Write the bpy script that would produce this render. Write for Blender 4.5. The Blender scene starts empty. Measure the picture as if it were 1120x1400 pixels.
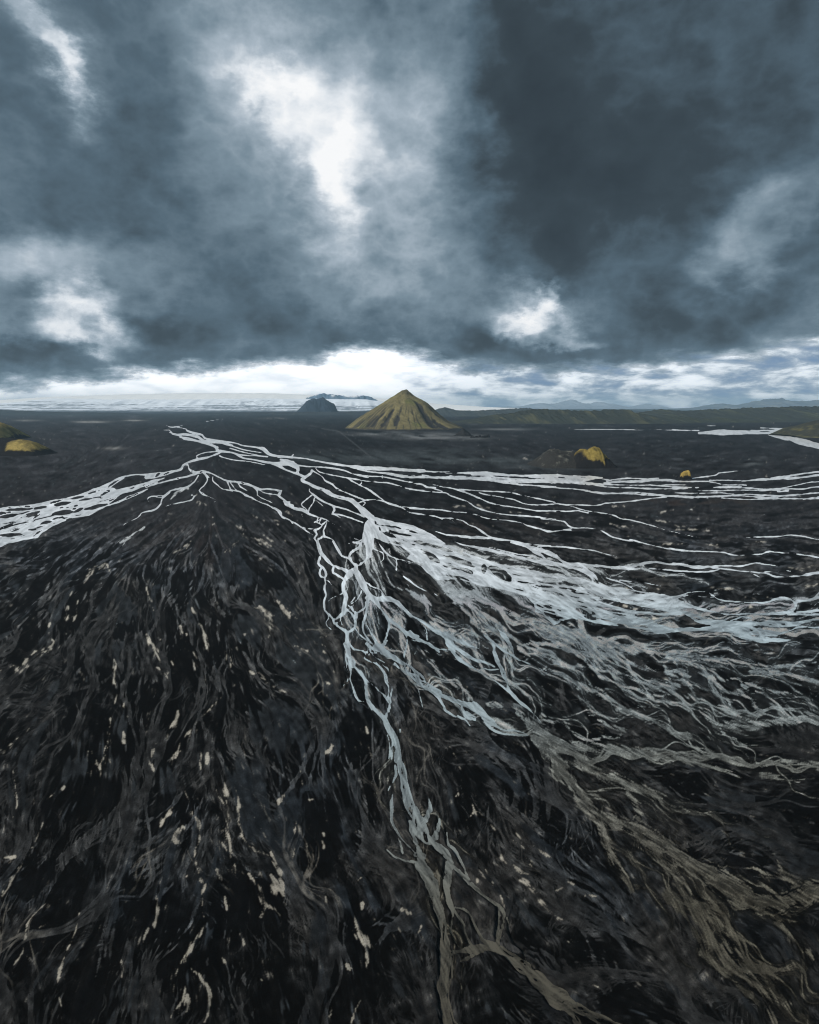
import bpy, math, random
import numpy as np
random.seed(7)
RNG = np.random.default_rng(11)
SC = bpy.context.scene
COL = SC.collection
R = math.radians

# ---------------------------------------------------------------- image pixel frame
# Layout is traced by eye in image pixels, drone camera at (0, 0, H) looking along +Y.  Image pixel (px, py) is the point of the
# sand plain at  X = H (px-CX)/(py-HY),  Y = H F/(py-HY).
H, F, CX, HY = 120.0, 834.0, 560.0, 555.0
def ground_xy(px, py):
    k = H / (py - HY)
    return (px - CX) * k, F * k
def srgb(r, g, b):
    f = lambda c: (c/255/12.92) if c/255 <= 0.04045 else ((c/255 + 0.055)/1.055) ** 2.4
    return (f(r), f(g), f(b))

def tag(o, label=None, cat=None, group=None, kind=None):
    if label: o['label'] = label
    if cat: o['category'] = cat
    if group: o['group'] = group
    if kind: o['kind'] = kind
    return o

def mesh_np(name, co, quads, mat, attrs=None, smooth=True, tris=None):
    """one mesh object from numpy arrays; attrs: name -> (n,) floats or (n,3) colours"""
    me = bpy.data.meshes.new(name)
    me.vertices.add(len(co)); me.vertices.foreach_set('co', np.ascontiguousarray(co, np.float32).ravel())
    nq = len(quads); nt = 0 if tris is None else len(tris)
    idx = quads.astype(np.int32).ravel()
    start = np.arange(nq, dtype=np.int32) * 4
    if nt:
        start = np.concatenate([start, nq*4 + np.arange(nt, dtype=np.int32)*3]); idx = np.concatenate([idx, tris.astype(np.int32).ravel()])
    me.loops.add(len(idx)); me.loops.foreach_set('vertex_index', idx)
    me.polygons.add(nq + nt); me.polygons.foreach_set('loop_start', start)
    me.update(calc_edges=True)
    me.polygons.foreach_set('use_smooth', np.full(nq + nt, smooth))
    for k, v in (attrs or {}).items():
        v = np.asarray(v, np.float32)
        if v.ndim == 1:
            a = me.attributes.new(k, 'FLOAT', 'POINT'); a.data.foreach_set('value', np.ascontiguousarray(v))
        else:
            a = me.attributes.new(k, 'FLOAT_COLOR', 'POINT')
            a.data.foreach_set('color', np.concatenate([v, np.ones((len(v), 1), np.float32)], 1).ravel())
    me.materials.append(mat)
    me.validate(); me.update()
    o = bpy.data.objects.new(name, me); COL.objects.link(o)
    return o

class N:
    """tiny node-tree helper"""
    def __init__(s, tree): s.t = tree; s.t.nodes.clear()
    def new(s, typ, ins=None, **kw):
        n = s.t.nodes.new(typ)
        for k, v in kw.items(): setattr(n, k, v)
        for k, v in (ins or {}).items():
            if isinstance(v, bpy.types.NodeSocket): s.t.links.new(v, n.inputs[k])
            else: n.inputs[k].default_value = v
        return n
    def math(s, op, a, b=None, clamp=False):
        n = s.new('ShaderNodeMath', operation=op, use_clamp=clamp)
        for i, v in enumerate((a, b)):
            if v is None: continue
            if isinstance(v, bpy.types.NodeSocket): s.t.links.new(v, n.inputs[i])
            else: n.inputs[i].default_value = v
        return n.outputs[0]
    def vmath(s, op, a, b=None):
        n = s.new('ShaderNodeVectorMath', operation=op)
        for i, v in enumerate((a, b)):
            if v is None: continue
            if isinstance(v, bpy.types.NodeSocket): s.t.links.new(v, n.inputs[i])
            else: n.inputs[i].default_value = v
        return n
    def ramp(s, fac, stops, interp='LINEAR'):
        n = s.new('ShaderNodeValToRGB', {'Fac': fac}); cr = n.color_ramp; cr.interpolation = interp
        while len(cr.elements) < len(stops): cr.elements.new(0.5)
        for e, (p, c) in zip(cr.elements, stops): e.position = p; e.color = (*c, 1)
        return n.outputs['Color']
    def mix(s, fac, a, b, blend='MIX'):
        n = s.new('ShaderNodeMix', data_type='RGBA', blend_type=blend)
        for i, v in ((0, fac), (6, a), (7, b)):
            if isinstance(v, bpy.types.NodeSocket): s.t.links.new(v, n.inputs[i])
            else: n.inputs[i].default_value = v if i == 0 else (*v, 1)
        return n.outputs[2]

def material(name):
    m = bpy.data.materials.new(name); m.use_nodes = True
    return m, N(m.node_tree)

# ---------------------------------------------------------------- array helpers
def gblur_fft(shape, s, rng, sx=None):
    """white noise low-passed to feature size s (pixels), zero mean, unit variance"""
    h, w = shape; sx = s if sx is None else sx
    n = rng.standard_normal((h, w)).astype(np.float32)
    fy = np.fft.fftfreq(h)[:, None]; fx = np.fft.rfftfreq(w)[None, :]
    g = np.exp(-2*math.pi**2*((fy*s)**2 + (fx*sx)**2))
    o = np.fft.irfft2(np.fft.rfft2(n) * g, s=shape).astype(np.float32)
    return (o - o.mean()) / (o.std() + 1e-9)
def blur(a, s):
    h, w = a.shape
    p = int(3*s) + 1
    b = np.pad(a, p, mode='edge')
    fy = np.fft.fftfreq(b.shape[0])[:, None]; fx = np.fft.rfftfreq(b.shape[1])[None, :]
    g = np.exp(-2*math.pi**2*s*s*(fy**2 + fx**2))
    return np.fft.irfft2(np.fft.rfft2(b) * g, s=b.shape).astype(np.float32)[p:p+h, p:p+w]
def sstep(a, b, x):
    t = np.clip((x - a) / (b - a), 0, 1); return t*t*(3 - 2*t)
def lerp(a, b, t): return a + (b - a) * t
HAZE = 3.2e-5
# ---------------------------------------------------------------- braided river traced in image pixels
# Each block: origin (x0, y0) and scale of the enlarged image tile, then one line per channel: "x y width, x y width, ..."
WATER = [
 (0, 600, 5.6, """
1230 262 18,1120 275 14,1040 274 12,950 290 14,880 318 14,820 350 16,690 400 18
1260 300 26,1160 330 30,1080 360 34,1000 385 40,900 405 44,800 430 50
1200 330 14,1120 340 10,1060 350 8,1000 368 10
1130 385 14,1040 425 14,980 450 18,900 485 16,820 510 16,740 545 20,650 575 26
830 352 14,800 385 18,740 400 14
950 300 8,900 330 7,840 372 8
"""),
 (200, 510, 5.6, """
65 432 6,180 440 8,200 465 12,260 480 14,290 505 12,390 520 16,480 545 18,530 565 20,545 585 22
180 455 12,240 470 12,300 470 18,400 490 20,440 520 20,540 530 24,600 540 24,660 555 14
310 440 20,350 455 22,430 475 18,450 500 16,560 520 14,680 535 10,740 555 10,850 570 12,900 585 30,940 620 24,1000 635 20,1120 645 16
260 490 10,330 500 10,420 530 14,520 560 12
150 400 8,200 415 8,290 400 8
220 410 6,310 430 8
430 375 5,500 365 4,590 352 4
545 570 22,540 590 22,590 600 16,660 610 14,700 625 20,740 650 18,830 665 16,930 685 20,1010 695 26,1060 690 40,1120 690 40
600 600 10,740 628 8,860 635 8,930 640 10
660 560 6,760 590 5,880 610 5
640 575 5,760 610 5,900 640 5
930 685 12,1010 715 10,1060 740 10,1120 760 10
580 600 14,540 620 16,470 645 16,400 660 16,330 680 16,280 710 18,265 735 20,200 755 22,120 775 35,0 800 30
545 600 5,450 610 5,385 635 6,400 655 8
"""),
 (200, 600, 5.6, """
280 200 8,320 200 6,325 225 10,345 245 14,390 260 22,440 250 18,500 265 14,560 295 14,620 320 16,720 335 16,810 360 20,870 385 20,940 385 14,1030 400 16,1010 430 14,1060 470 16,1090 500 18,1120 515 20
390 260 20,330 285 14,260 300 10,150 325 10,60 350 12,0 365 14
400 280 10,375 320 12,320 365 14,260 380 14,180 400 12,130 440 14,40 440 14,10 465 10,40 500 8
180 410 8,120 460 16,110 500 14,60 545 14,0 556 10,-40 570 9,-60 600 8,-140 640 7,-180 665 5
440 265 8,470 310 10,440 360 8,405 395 12,440 425 10,490 445 6,535 470 6,510 490 4
450 265 6,480 295 6
510 290 5,510 320 6,550 355 6,580 380 6,660 400 6
365 440 16,350 465 12,280 485 7,180 505 7,140 520 6
350 430 8,390 440 8
620 325 10,640 370 8,650 390 10,720 405 14,760 430 18,810 450 12,860 480 8,940 510 8,1010 540 10,1035 570 10,1040 600 8,1100 625 12,1120 640 16
640 330 6,670 370 8,700 400 8
700 335 8,720 365 8,760 390 6,810 420 6
810 360 10,850 400 10,850 430 8,900 460 6,970 490 6
830 370 6,900 410 5,1000 430 6
560 130 3,620 150 4,700 165 3,800 175 4,920 200 3
"""),
 (380, 600, 5.6, """
0 140 16,90 140 14,200 150 12,300 170 14,420 190 22,560 210 26,700 225 34,850 230 34,1000 240 26,1120 245 30
100 140 6,115 125 10,120 118 6
20 160 30,100 190 50,150 220 40,150 260 24
0 190 20,60 235 12,140 265 14,200 290 20
140 200 20,220 210 10,300 215 10,420 225 10,500 240 10,580 270 8,700 300 5
560 215 16,700 250 16,830 265 20,950 285 24,1120 295 20
590 270 6,700 285 6,800 290 8,880 305 10,1000 330 8,1120 355 8
800 280 6,800 300 5
290 225 10,320 255 8,430 280 7,530 300 8,560 320 12,610 345 8,690 385 10,740 420 14,790 455 8,850 495 10,960 530 10,1000 560 8,1120 580 7
540 300 6,630 315 5,640 340 6,620 355 5
560 305 4,700 325 5,850 340 8,960 370 8,1000 382 6,1120 395 5
260 245 30,250 265 20,200 300 20,185 320 22,240 345 20,290 370 30,350 390 36,420 430 28,500 455 28,560 470 34,610 510 40,660 560 60,700 590 60,720 610 60
260 240 12,340 290 8,360 320 14,420 350 16,450 380 14,530 415 14,600 445 12,660 470 14,620 490 12
660 470 10,720 465 6,800 475 6,850 490 6,960 520 8,1120 535 5
640 480 8,670 490 10,650 510 8
245 380 16,240 400 16,290 440 18,340 475 18,420 510 14,520 540 10,620 580 14,660 600 16
260 430 8,180 500 8,210 530 8,235 555 8
280 455 6,270 490 6,240 530 8,235 560 8
290 470 5,330 500 5,350 520 4
420 515 10,435 545 16,415 575 10,470 580 10,540 600 9,610 625 10,650 640 10
440 580 4,480 605 4
0 430 12,40 460 10,60 500 18,130 535 24,190 545 28,240 575 14,310 600 10,370 620 10,420 650 6,480 675 4
0 400 10,30 395 6,15 430 8
40 480 8,90 485 10
310 600 10,300 640 7,340 660 8,310 690 8,280 700 16,300 730 12,280 760 20,310 800 22,330 850 22,350 896 24
330 610 7,320 650 7,350 650 7,375 625 8,370 660 8,350 700 10,350 745 12,310 770 14
280 640 4,320 620 4
-80 500 5,-40 530 6,0 550 6,25 590 7,90 620 12,150 655 12,200 680 8,270 690 8
150 655 5,220 705 6,270 735 8
180 570 5,195 610 4
350 745 14,420 770 12,440 810 12,470 860 12,490 896 12
640 790 12,640 820 14,580 850 12,550 890 14
560 785 6,620 800 10,650 790 10
540 800 5,610 790 8,660 760 14
580 760 6,640 780 8,680 770 20
720 600 70,700 680 110,690 760 100,700 800 60,700 896 32
"""),
 (560, 600, 5.6, """
0 240 24,150 250 16,350 260 16,500 262 24,600 265 30,750 275 20,900 285 24,1120 290 40
0 290 24,150 295 20,280 300 20,420 305 14,560 310 14,700 320 20,850 330 20,1000 320 24,1120 320 24
420 300 10,600 320 10,800 345 14,950 355 10,1120 368 8
0 330 12,100 350 12,130 370 12,200 375 8
130 365 6,250 400 4
140 330 5,220 360 8,330 380 10,400 400 12,480 430 12,520 450 12,560 465 7,620 490 8,720 512 7,850 530 7,960 548 7,1120 555 5
380 385 6,500 395 5,600 402 5,770 410 6,850 430 5,950 450 6,1040 470 5,1110 482 7
530 410 5,580 425 8,700 445 7,800 465 12,880 495 8,980 505 6,1120 495 6
0 385 5,160 405 5,280 415 5,300 430 10,380 460 10,450 485 9,500 520 9,580 550 9,700 575 8,850 588 8,1000 602 8,1120 618 8
0 533 6,130 540 5,230 545 10,320 558 8,420 565 6,520 582 8,560 598 6,640 615 6,760 625 6,850 642 7,900 665 8,960 680 8,1060 705 10,1120 710 8
0 565 8,100 580 7,200 592 8,240 605 8,330 610 9,410 630 9,450 655 10,510 680 14,550 710 18,600 740 14,640 760 14,700 770 20,780 780 14,840 800 24,900 825 16,950 860 24,1000 890 24
200 595 6,250 615 5
300 610 5,350 640 4
860 800 8,960 830 14,1040 870 24,1120 900 30
780 790 14,880 820 14
840 795 6,960 812 5,1080 820 5
200 710 14,300 735 14,430 745 12,620 760 12
380 745 12,520 760 16,600 760 12
"""),
 (740, 620, 5.6, """
0 165 12,150 170 16,250 190 40,330 200 30,440 190 8,520 205 14
0 200 34,150 210 36,260 215 26,400 230 14,500 240 8
250 175 20,400 180 12,470 185 8
480 225 10,600 215 20,720 215 20,850 205 20,960 205 18,1040 212 12,1120 215 8
500 210 8,600 195 10,700 190 8,800 195 10,900 190 8
0 255 8,150 265 9,280 275 8,350 285 14,400 297 10,480 308 10,600 305 14,700 300 18,820 308 10,960 320 10,1050 325 8,1120 330 8
400 240 8,560 260 8,700 262 10,820 270 14,950 270 8,1120 268 8
900 245 5,1000 240 6,1120 240 5
0 395 7,120 388 7,220 393 6,430 395 7,490 380 8,630 370 6,760 355 6,860 342 7,960 330 7
0 350 5,90 372 5,150 388 6,220 400 5,300 425 6,380 443 6,500 460 5,570 480 8,610 500 6,680 507 5,800 540 5,900 570 5,960 590 4,1080 615 4,1200 640 3
0 440 5,110 437 7,200 443 8,280 440 8,360 455 7
0 497 8,120 512 8,180 525 14,210 555 10,250 570 8,350 572 7,430 580 9,480 600 8,540 635 8,600 655 8,650 665 8,700 668 6
0 580 10,70 597 12,160 588 8,230 590 5
"""),
 (920, 620, 5.6, """
0 215 10,100 215 14,250 212 14,330 225 12,370 235 8
280 205 6,420 205 8,560 210 7,640 200 12,720 195 18,840 180 14,960 160 14,1120 140 16,1500 100 18
640 205 10,800 195 14,920 190 18,1050 175 18,1120 165 18,1500 130 18
380 240 6,520 240 6,600 245 8
0 265 10,200 262 8,350 260 7,500 260 12,620 268 10,720 275 10,820 270 8,920 248 8,1050 220 8,1120 215 8,1500 180 10
720 275 6,860 270 12,1000 272 12,1120 255 12,1500 230 12
0 300 14,130 305 8,250 305 6,380 300 6
180 330 6,350 328 14,480 322 14,600 330 8,700 340 14,800 330 20,900 318 10,1120 300 8,1500 270 10
370 340 8,500 350 8,660 350 10,720 345 12,900 345 8,1120 345 8,1500 330 9
1000 350 10,1120 330 6
0 325 10,130 330 8,200 340 6
150 190 5,220 180 6,330 165 6,350 150 5,400 145 5,530 130 6
"""),
 (740, 720, 5.6, """
0 180 40,60 200 20,140 250 20,200 285 26,300 290 28,430 300 22,540 310 20,650 310 22,720 300 20,800 280 22,880 268 20,960 285 16,1060 290 22,1120 295 26
540 320 10,700 325 10,780 313 8,900 325 7,1120 345 6
0 250 24,100 275 18,200 300 20,300 330 18,380 380 22,400 430 20,430 460 26
330 320 20,400 365 26,440 420 20,500 465 24,560 480 14
440 365 12,520 400 9,600 420 10,680 460 10,720 490 14,760 495 10
600 410 4,720 425 5,820 435 4,930 460 4
0 145 6,130 155 7,260 165 6,400 185 6,480 205 6,590 235 4
0 20 8,70 38 12,180 25 8,230 15 5
680 100 5,740 115 8,840 140 6,950 165 7,1120 185 7
830 510 20,900 525 20,1000 540 24,1070 530 22,1120 525 20
"""),
 (580, 740, 5.6, """
230 0 30,300 30 24,420 50 30,560 80 24,700 115 20,800 140 20,950 170 24,1120 195 30
560 60 10,700 95 10,850 120 10,950 150 14
700 0 14,800 40 24,860 80 20,910 120 16,940 160 20
880 60 8,960 80 16,1020 120 14,1070 155 16,1120 185 24
870 40 5,1000 40 5,1120 50 5
"""),
 (920, 720, 5.6, """
0 560 30,50 535 24,120 505 9,200 497 9,270 500 9,310 530 14,350 555 12,430 572 12,600 583 12,720 578 12,780 560 14,840 550 16,900 560 20,940 590 26,930 630 24,880 655 30,780 665 28,680 668 18,560 665 18,480 670 10,400 668 12,300 650 20,180 620 24,80 600 40,0 590 40
60 540 8,180 535 8,310 545 8
950 575 24,1040 560 24,1120 540 22,1500 500 24
950 655 16,1040 655 20,1120 640 14
880 660 30,1000 675 20,1120 670 16,1500 660 20
0 640 60,100 660 50,200 710 60,330 740 60,450 755 70,600 745 60,760 745 50,900 745 40,1000 730 26,1120 710 18,1500 690 20
0 790 30,200 790 40,400 790 40,560 800 80,700 810 60,800 820 30,900 800 10,960 775 12,1120 770 10
480 830 30,620 860 60,760 870 40,900 870 30
600 700 10,540 690 14,480 710 12,440 720 10
0 280 16,100 300 24,200 310 26,290 305 10,400 300 8,520 300 8,580 290 8,640 278 10,720 290 10,800 300 9,860 330 5,900 340 5
290 310 10,400 325 10,520 340 14,620 350 12,720 360 10,780 380 14,860 385 10,950 378 14,1040 365 22,1120 355 26,1500 330 28
580 345 8,640 375 7,670 390 6
700 350 10,760 340 6,830 342 6
0 340 5,150 345 5,280 345 5,350 330 5
0 175 5,100 185 6,250 190 5,380 195 5,470 220 5,580 218 5,680 210 5,740 190 6,860 200 5,980 215 5,1120 235 5
560 84 2,630 80 3,800 75 4,900 65 6,1000 75 4,1100 95 3,1300 110 2
"""),
 (400, 740, 5.6, """
190 0 26,205 60 26,225 100 28,270 150 24,310 185 16,350 200 24,400 220 24,440 240 50,480 200 30
310 0 14,340 50 14,370 105 12,430 130 16
520 20 20,500 60 18,450 85 18,432 120 18,460 165 22,490 190 30
590 0 40,590 60 28,590 110 26,550 155 22,510 180 22
490 180 40,490 240 50,520 290 50,550 350 55,590 410 60,640 450 60
440 250 60,400 295 30,385 350 24,395 395 34,410 430 40,400 500 34,390 550 26,340 590 18,315 605 18
315 200 12,310 240 12,360 270 12,400 295 12
210 120 14,200 170 12,240 210 12,255 250 20,245 290 12,250 330 14,245 370 16,262 410 14,240 460 16,250 530 18,300 580 16,315 610 18,330 635 20,380 670 24,420 700 36,415 760 36,425 830 40,440 900 46
225 205 8,205 240 10,215 270 12,245 280 10
250 295 6,290 315 8,305 345 6
270 560 8,275 590 8,255 620 5,265 650 4,300 680 3
380 400 8,330 420 5,290 440 5,272 465 4
410 520 20,450 550 14,480 600 24,480 660 18,440 690 20
430 490 10,460 530 14,490 560 24,480 600 20
450 500 14,470 540 12
370 580 7,360 620 7,330 625 6
365 570 6,375 640 5
500 550 16,550 510 20,580 470 30,570 430 30
450 480 6,500 440 5,530 380 6
500 360 6,480 430 6,450 470 6
570 470 30,565 560 22,540 620 20,540 680 18,570 740 20,620 790 26,670 820 40
480 670 14,520 720 12,560 750 14,590 800 14,630 840 14
570 640 10,600 700 14,620 740 16,650 800 20
640 450 60,680 520 30,720 580 30,740 640 20,720 720 20,700 780 24,680 830 50,740 880 50
640 450 60,720 440 40,790 460 36,840 500 34,900 560 26,990 610 18,1060 660 18,1120 710 18
560 310 8,620 350 10,670 370 10,700 420 14
740 600 24,800 640 24,860 700 22,880 760 14,870 830 10,850 890 10
800 640 20,900 720 36,960 750 30,1040 780 16,1120 850 16
720 760 14,700 800 10
760 820 8,730 850 8
440 790 10,470 820 10,530 840 8,570 850 8,580 800 10,600 850 12,640 850 10
530 840 10,550 890 12
660 10 20,700 70 10,760 120 10,860 150 8,920 165 6
790 130 6,800 180 12,795 220 8
600 50 8,650 70 8,690 90 6,695 140 7,670 165 4
590 135 4,630 165 3
850 270 6,920 320 6,1000 370 7,1080 400 5,1120 420 6
850 310 6,890 340 8,895 370 8
980 640 12,1020 660 6,1030 730 8
"""),
 (400, 880, 5.6, """
400 0 26,430 80 50,450 150 70,480 185 24,530 230 26,560 280 22,565 350 20,570 420 26,610 480 28,660 530 30,710 580 36,740 650 50,780 720 60,800 800 60,810 896 50
440 170 20,445 230 26,435 270 22,450 310 10,480 380 10,515 440 12,570 455 10,610 500 14
410 80 8,415 180 8,425 270 10,400 315 5,375 350 4
560 280 14,620 320 12,660 360 12,700 400 10,740 450 10
440 0 8,460 40 10,540 60 10,560 90 12,550 110 8,580 130 14,640 155 12,690 190 14,720 240 16,730 290 8,760 330 14,750 400 16,745 470 16,720 540 18,710 580 20
690 160 6,730 200 7,735 250 10
640 150 6,690 215 7,715 280 9,735 330 8,735 390 8,740 430 8
590 60 10,640 110 7,700 140 7,780 165 10,850 220 8,890 250 10
570 0 30,600 50 20,580 90 10
640 20 50,720 70 50,800 120 46,860 160 50,900 210 60,960 270 70,1040 330 60,1120 380 50
780 150 12,860 215 10
860 130 10,855 90 8,880 0 10
960 320 5,970 380 6,990 470 10,995 510 7
730 700 8,745 780 10,740 880 8
765 740 8,755 880 6
820 660 12,815 690 6
"""),
 (560, 860, 5.6, """
0 320 80,60 370 76,120 440 60,200 490 46,300 530 50,400 570 56,500 600 70,560 650 60,620 710 50,680 750 24,740 775 14,800 775 12,900 800 10
560 680 20,620 760 14,680 795 10,800 810 10,900 815 14
220 520 12,250 570 14,280 620 14,340 660 12,420 690 12,460 740 10
400 590 14,440 670 24,500 690 14
440 640 40,520 680 30
170 0 30,250 40 50,310 100 56,330 170 40,380 230 34,470 285 30,560 340 18,640 390 16,720 450 18,790 500 26,830 550 34,900 600 24,960 660 20,1010 710 24
280 40 50,380 90 40,480 130 30,540 160 14
340 130 30,420 190 24,500 240 30,590 260 20,650 290 20
490 280 20,600 310 14,680 310 20
520 0 30,590 60 30,640 110 40,650 170 30,680 260 40,710 320 34,740 400 26,760 460 22,800 510 24
640 90 20,700 150 24,780 200 20,840 240 30,930 270 24,1020 310 18,1120 340 20
680 0 24,740 70 34,780 140 34
780 140 30,800 200 20
0 80 14,110 100 16,200 150 20,300 160 14
0 30 40,60 60 30
110 0 10,140 80 10
"""),
 (500, 1020, 4.667, """
205 0 50,215 100 56,235 180 60,255 280 64,280 380 80,320 450 110,350 530 120,380 590 90
190 130 20,185 200 16,150 270 6,130 295 4
180 260 12,165 440 24,190 530 20,240 600 14,290 650 14,320 690 14
200 570 6,230 650 10,235 700 8
135 665 5,180 700 10,250 735 14,320 740 16
290 480 30,300 560 30,330 620 50
405 320 8,410 380 24,390 470 40
475 455 10,460 530 36,440 580 40
520 550 6,525 630 14,560 660 16,600 720 12,640 800 12,660 880 14
380 590 60,430 620 60,480 660 50,520 690 50,540 760 36,530 887 36
340 640 44,350 720 56,380 800 110,420 880 110
320 690 50,370 700 50
500 700 20,560 770 14,620 830 12,660 870 14
"""),
 (560, 1180, 4.0, """
60 20 60,110 80 80,130 150 70,150 220 56,170 280 44,185 360 44,195 440 60,200 520 66,190 600 66,185 700 60,195 800 50,210 880 50,220 1000 50
210 0 36,200 100 30,215 200 30,235 270 20,230 350 14,240 400 16,270 460 20
230 230 20,280 310 16,310 390 14,340 450 16
250 240 10,310 260 14,340 300 14,370 360 20,400 420 36,450 450 40
270 40 14,330 110 24,400 170 24,470 220 24,510 260 20,510 340 20,490 400 24,480 450 24
490 230 14,490 320 16,480 400 18
530 300 6,550 380 8,570 430 6,620 480 6,640 540 6
220 490 30,300 480 30,400 465 50,470 470 60,540 500 60,600 550 80,680 620 110,760 690 110,850 760 90,950 810 60,1050 860 60,1120 890 60,1300 960 60
270 540 24,340 510 24,400 480 20
225 520 16,235 600 14,215 680 10,215 760 10,240 850 12,260 880 12
850 780 50,900 840 40,930 900 40
"""),
 (920, 510, 5.6, """
0 435 10,100 438 8,200 440 8
200 460 22,320 455 38,450 455 36,600 455 26,720 460 18,800 450 30,870 440 34
250 405 10,340 405 10
670 420 8,780 425 10,870 435 20,930 440 24
600 440 10,720 440 12,820 445 18
740 470 24,820 480 44,880 495 54,940 515 54,1000 530 50,1060 545 46,1120 560 44,1300 600 44
"""),
 (740, 510, 5.6, """
130 428 4,300 430 4,500 432 6,620 432 6,760 435 5,900 433 4,1000 437 6,1120 440 8
"""),
]
# wide, braided bodies as outlines (image coordinates), then the bars of black sand inside them: x y half-length half-width tilt
BODIES = [
 (0, 0, 1.0, "505 705,537 713,565 718,590 730,612 745,640 757,665 766,687 772,705 776,728 779,750 786,790 789,812 797,835 803,855 805,893 811,915 815,935 822,935 840,915 842,905 848,890 850,915 858,935 862,900 867,879 861,847 856,817 852,799 848,781 845,768 850,758 854,741 840,732 836,730 826,719 815,696 808,660 801,625 792,598 793,584 783,571 770,557 763,562 756,548 747,525 741,512 735,503 720"),
 (0, 600, 5.6, "985 392,900 398,840 352,690 395,600 430,500 455,380 475,280 495,180 512,60 520,0 530,-600 560,-1300 620,-1300 960,-600 900,0 828,60 805,180 775,290 755,320 720,400 670,480 635,560 605,680 590,740 560,820 515,900 445"),
]
BARS = [
 (0, 600, 5.6, "140 540 120 13 -3,310 527 60 12 -10,470 498 80 15 -8,590 450 60 10 -12,480 565 85 20 -8,730 405 70 8 -15,750 360 60 14 -25,920 355 110 20 -5,1060 340 60 10 -20,650 465 50 8 -8,740 520 90 16 -14,600 545 40 12 -25,675 572 16 12 0,920 475 60 12 -25,360 640 55 12 -12,60 590 70 16 -8,240 695 40 10 -5,70 735 110 14 -3,530 615 40 8 -15,1000 300 70 5 -6,850 500 30 10 -30,200 640 60 4 -10,60 660 50 4 -20,760 445 60 5 -8,-200 600 150 14 -5,-500 700 160 16 -6,-250 760 120 12 -6,-800 680 160 16 -6,-900 800 200 20 -6"),
 (580, 740, 5.6, "70 125 70 26 38,250 138 110 18 16,290 165 110 14 18,330 225 60 18 22,220 200 40 8 22,458 210 20 40 0,585 245 105 38 32,960 310 70 9 10,960 285 50 7 8,1080 300 60 10 10,900 375 50 6 15,1000 400 40 6 15,860 355 30 4 20,120 50 130 16 16,300 100 60 10 20,200 30 40 5 15,820 215 40 8 8,700 255 40 5 15"),
 (380, 600, 5.6, "735 640 22 18 20,850 735 60 14 22,910 795 50 10 10,1030 710 40 8 15,920 680 50 8 18,1090 795 50 14 20,980 735 50 7 10,1040 810 14 6 20,780 690 8 20 -20"),
 (740, 720, 5.6, "60 430 70 10 6,210 410 30 8 8,270 445 130 16 8,600 595 230 14 10,760 630 190 16 8,520 635 90 12 12,930 705 200 22 8,990 740 120 16 0,400 530 35 6 0,300 635 40 7 20,370 700 60 12 12,720 515 35 5 0,300 575 30 5 15,500 490 60 5 8,110 510 40 6 12,25 490 40 7 15,560 700 60 4 8,650 560 70 4 8,820 560 60 4 12"),
 (920, 720, 5.6, "480 680 80 14 -3,150 560 100 18 5,1040 600 60 20 0,880 705 120 16 2,260 715 90 10 8,900 775 80 10 -4,50 715 80 20 15,1000 820 160 14 -3,550 735 50 6 0,550 797 40 4 0,700 780 60 6 -4,380 745 40 5 5,120 690 40 5 10"),
]
BARPOLY = [
 (580, 740, 5.6, "350 70,480 80,620 120,760 170,900 190,1060 210,1140 225,1140 262,960 240,850 225,700 185,560 160,420 110"),
]
RECUT = [
 (580, 740, 5.6, """
480 180 8,500 220 8,490 250 8
"""),
]
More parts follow.
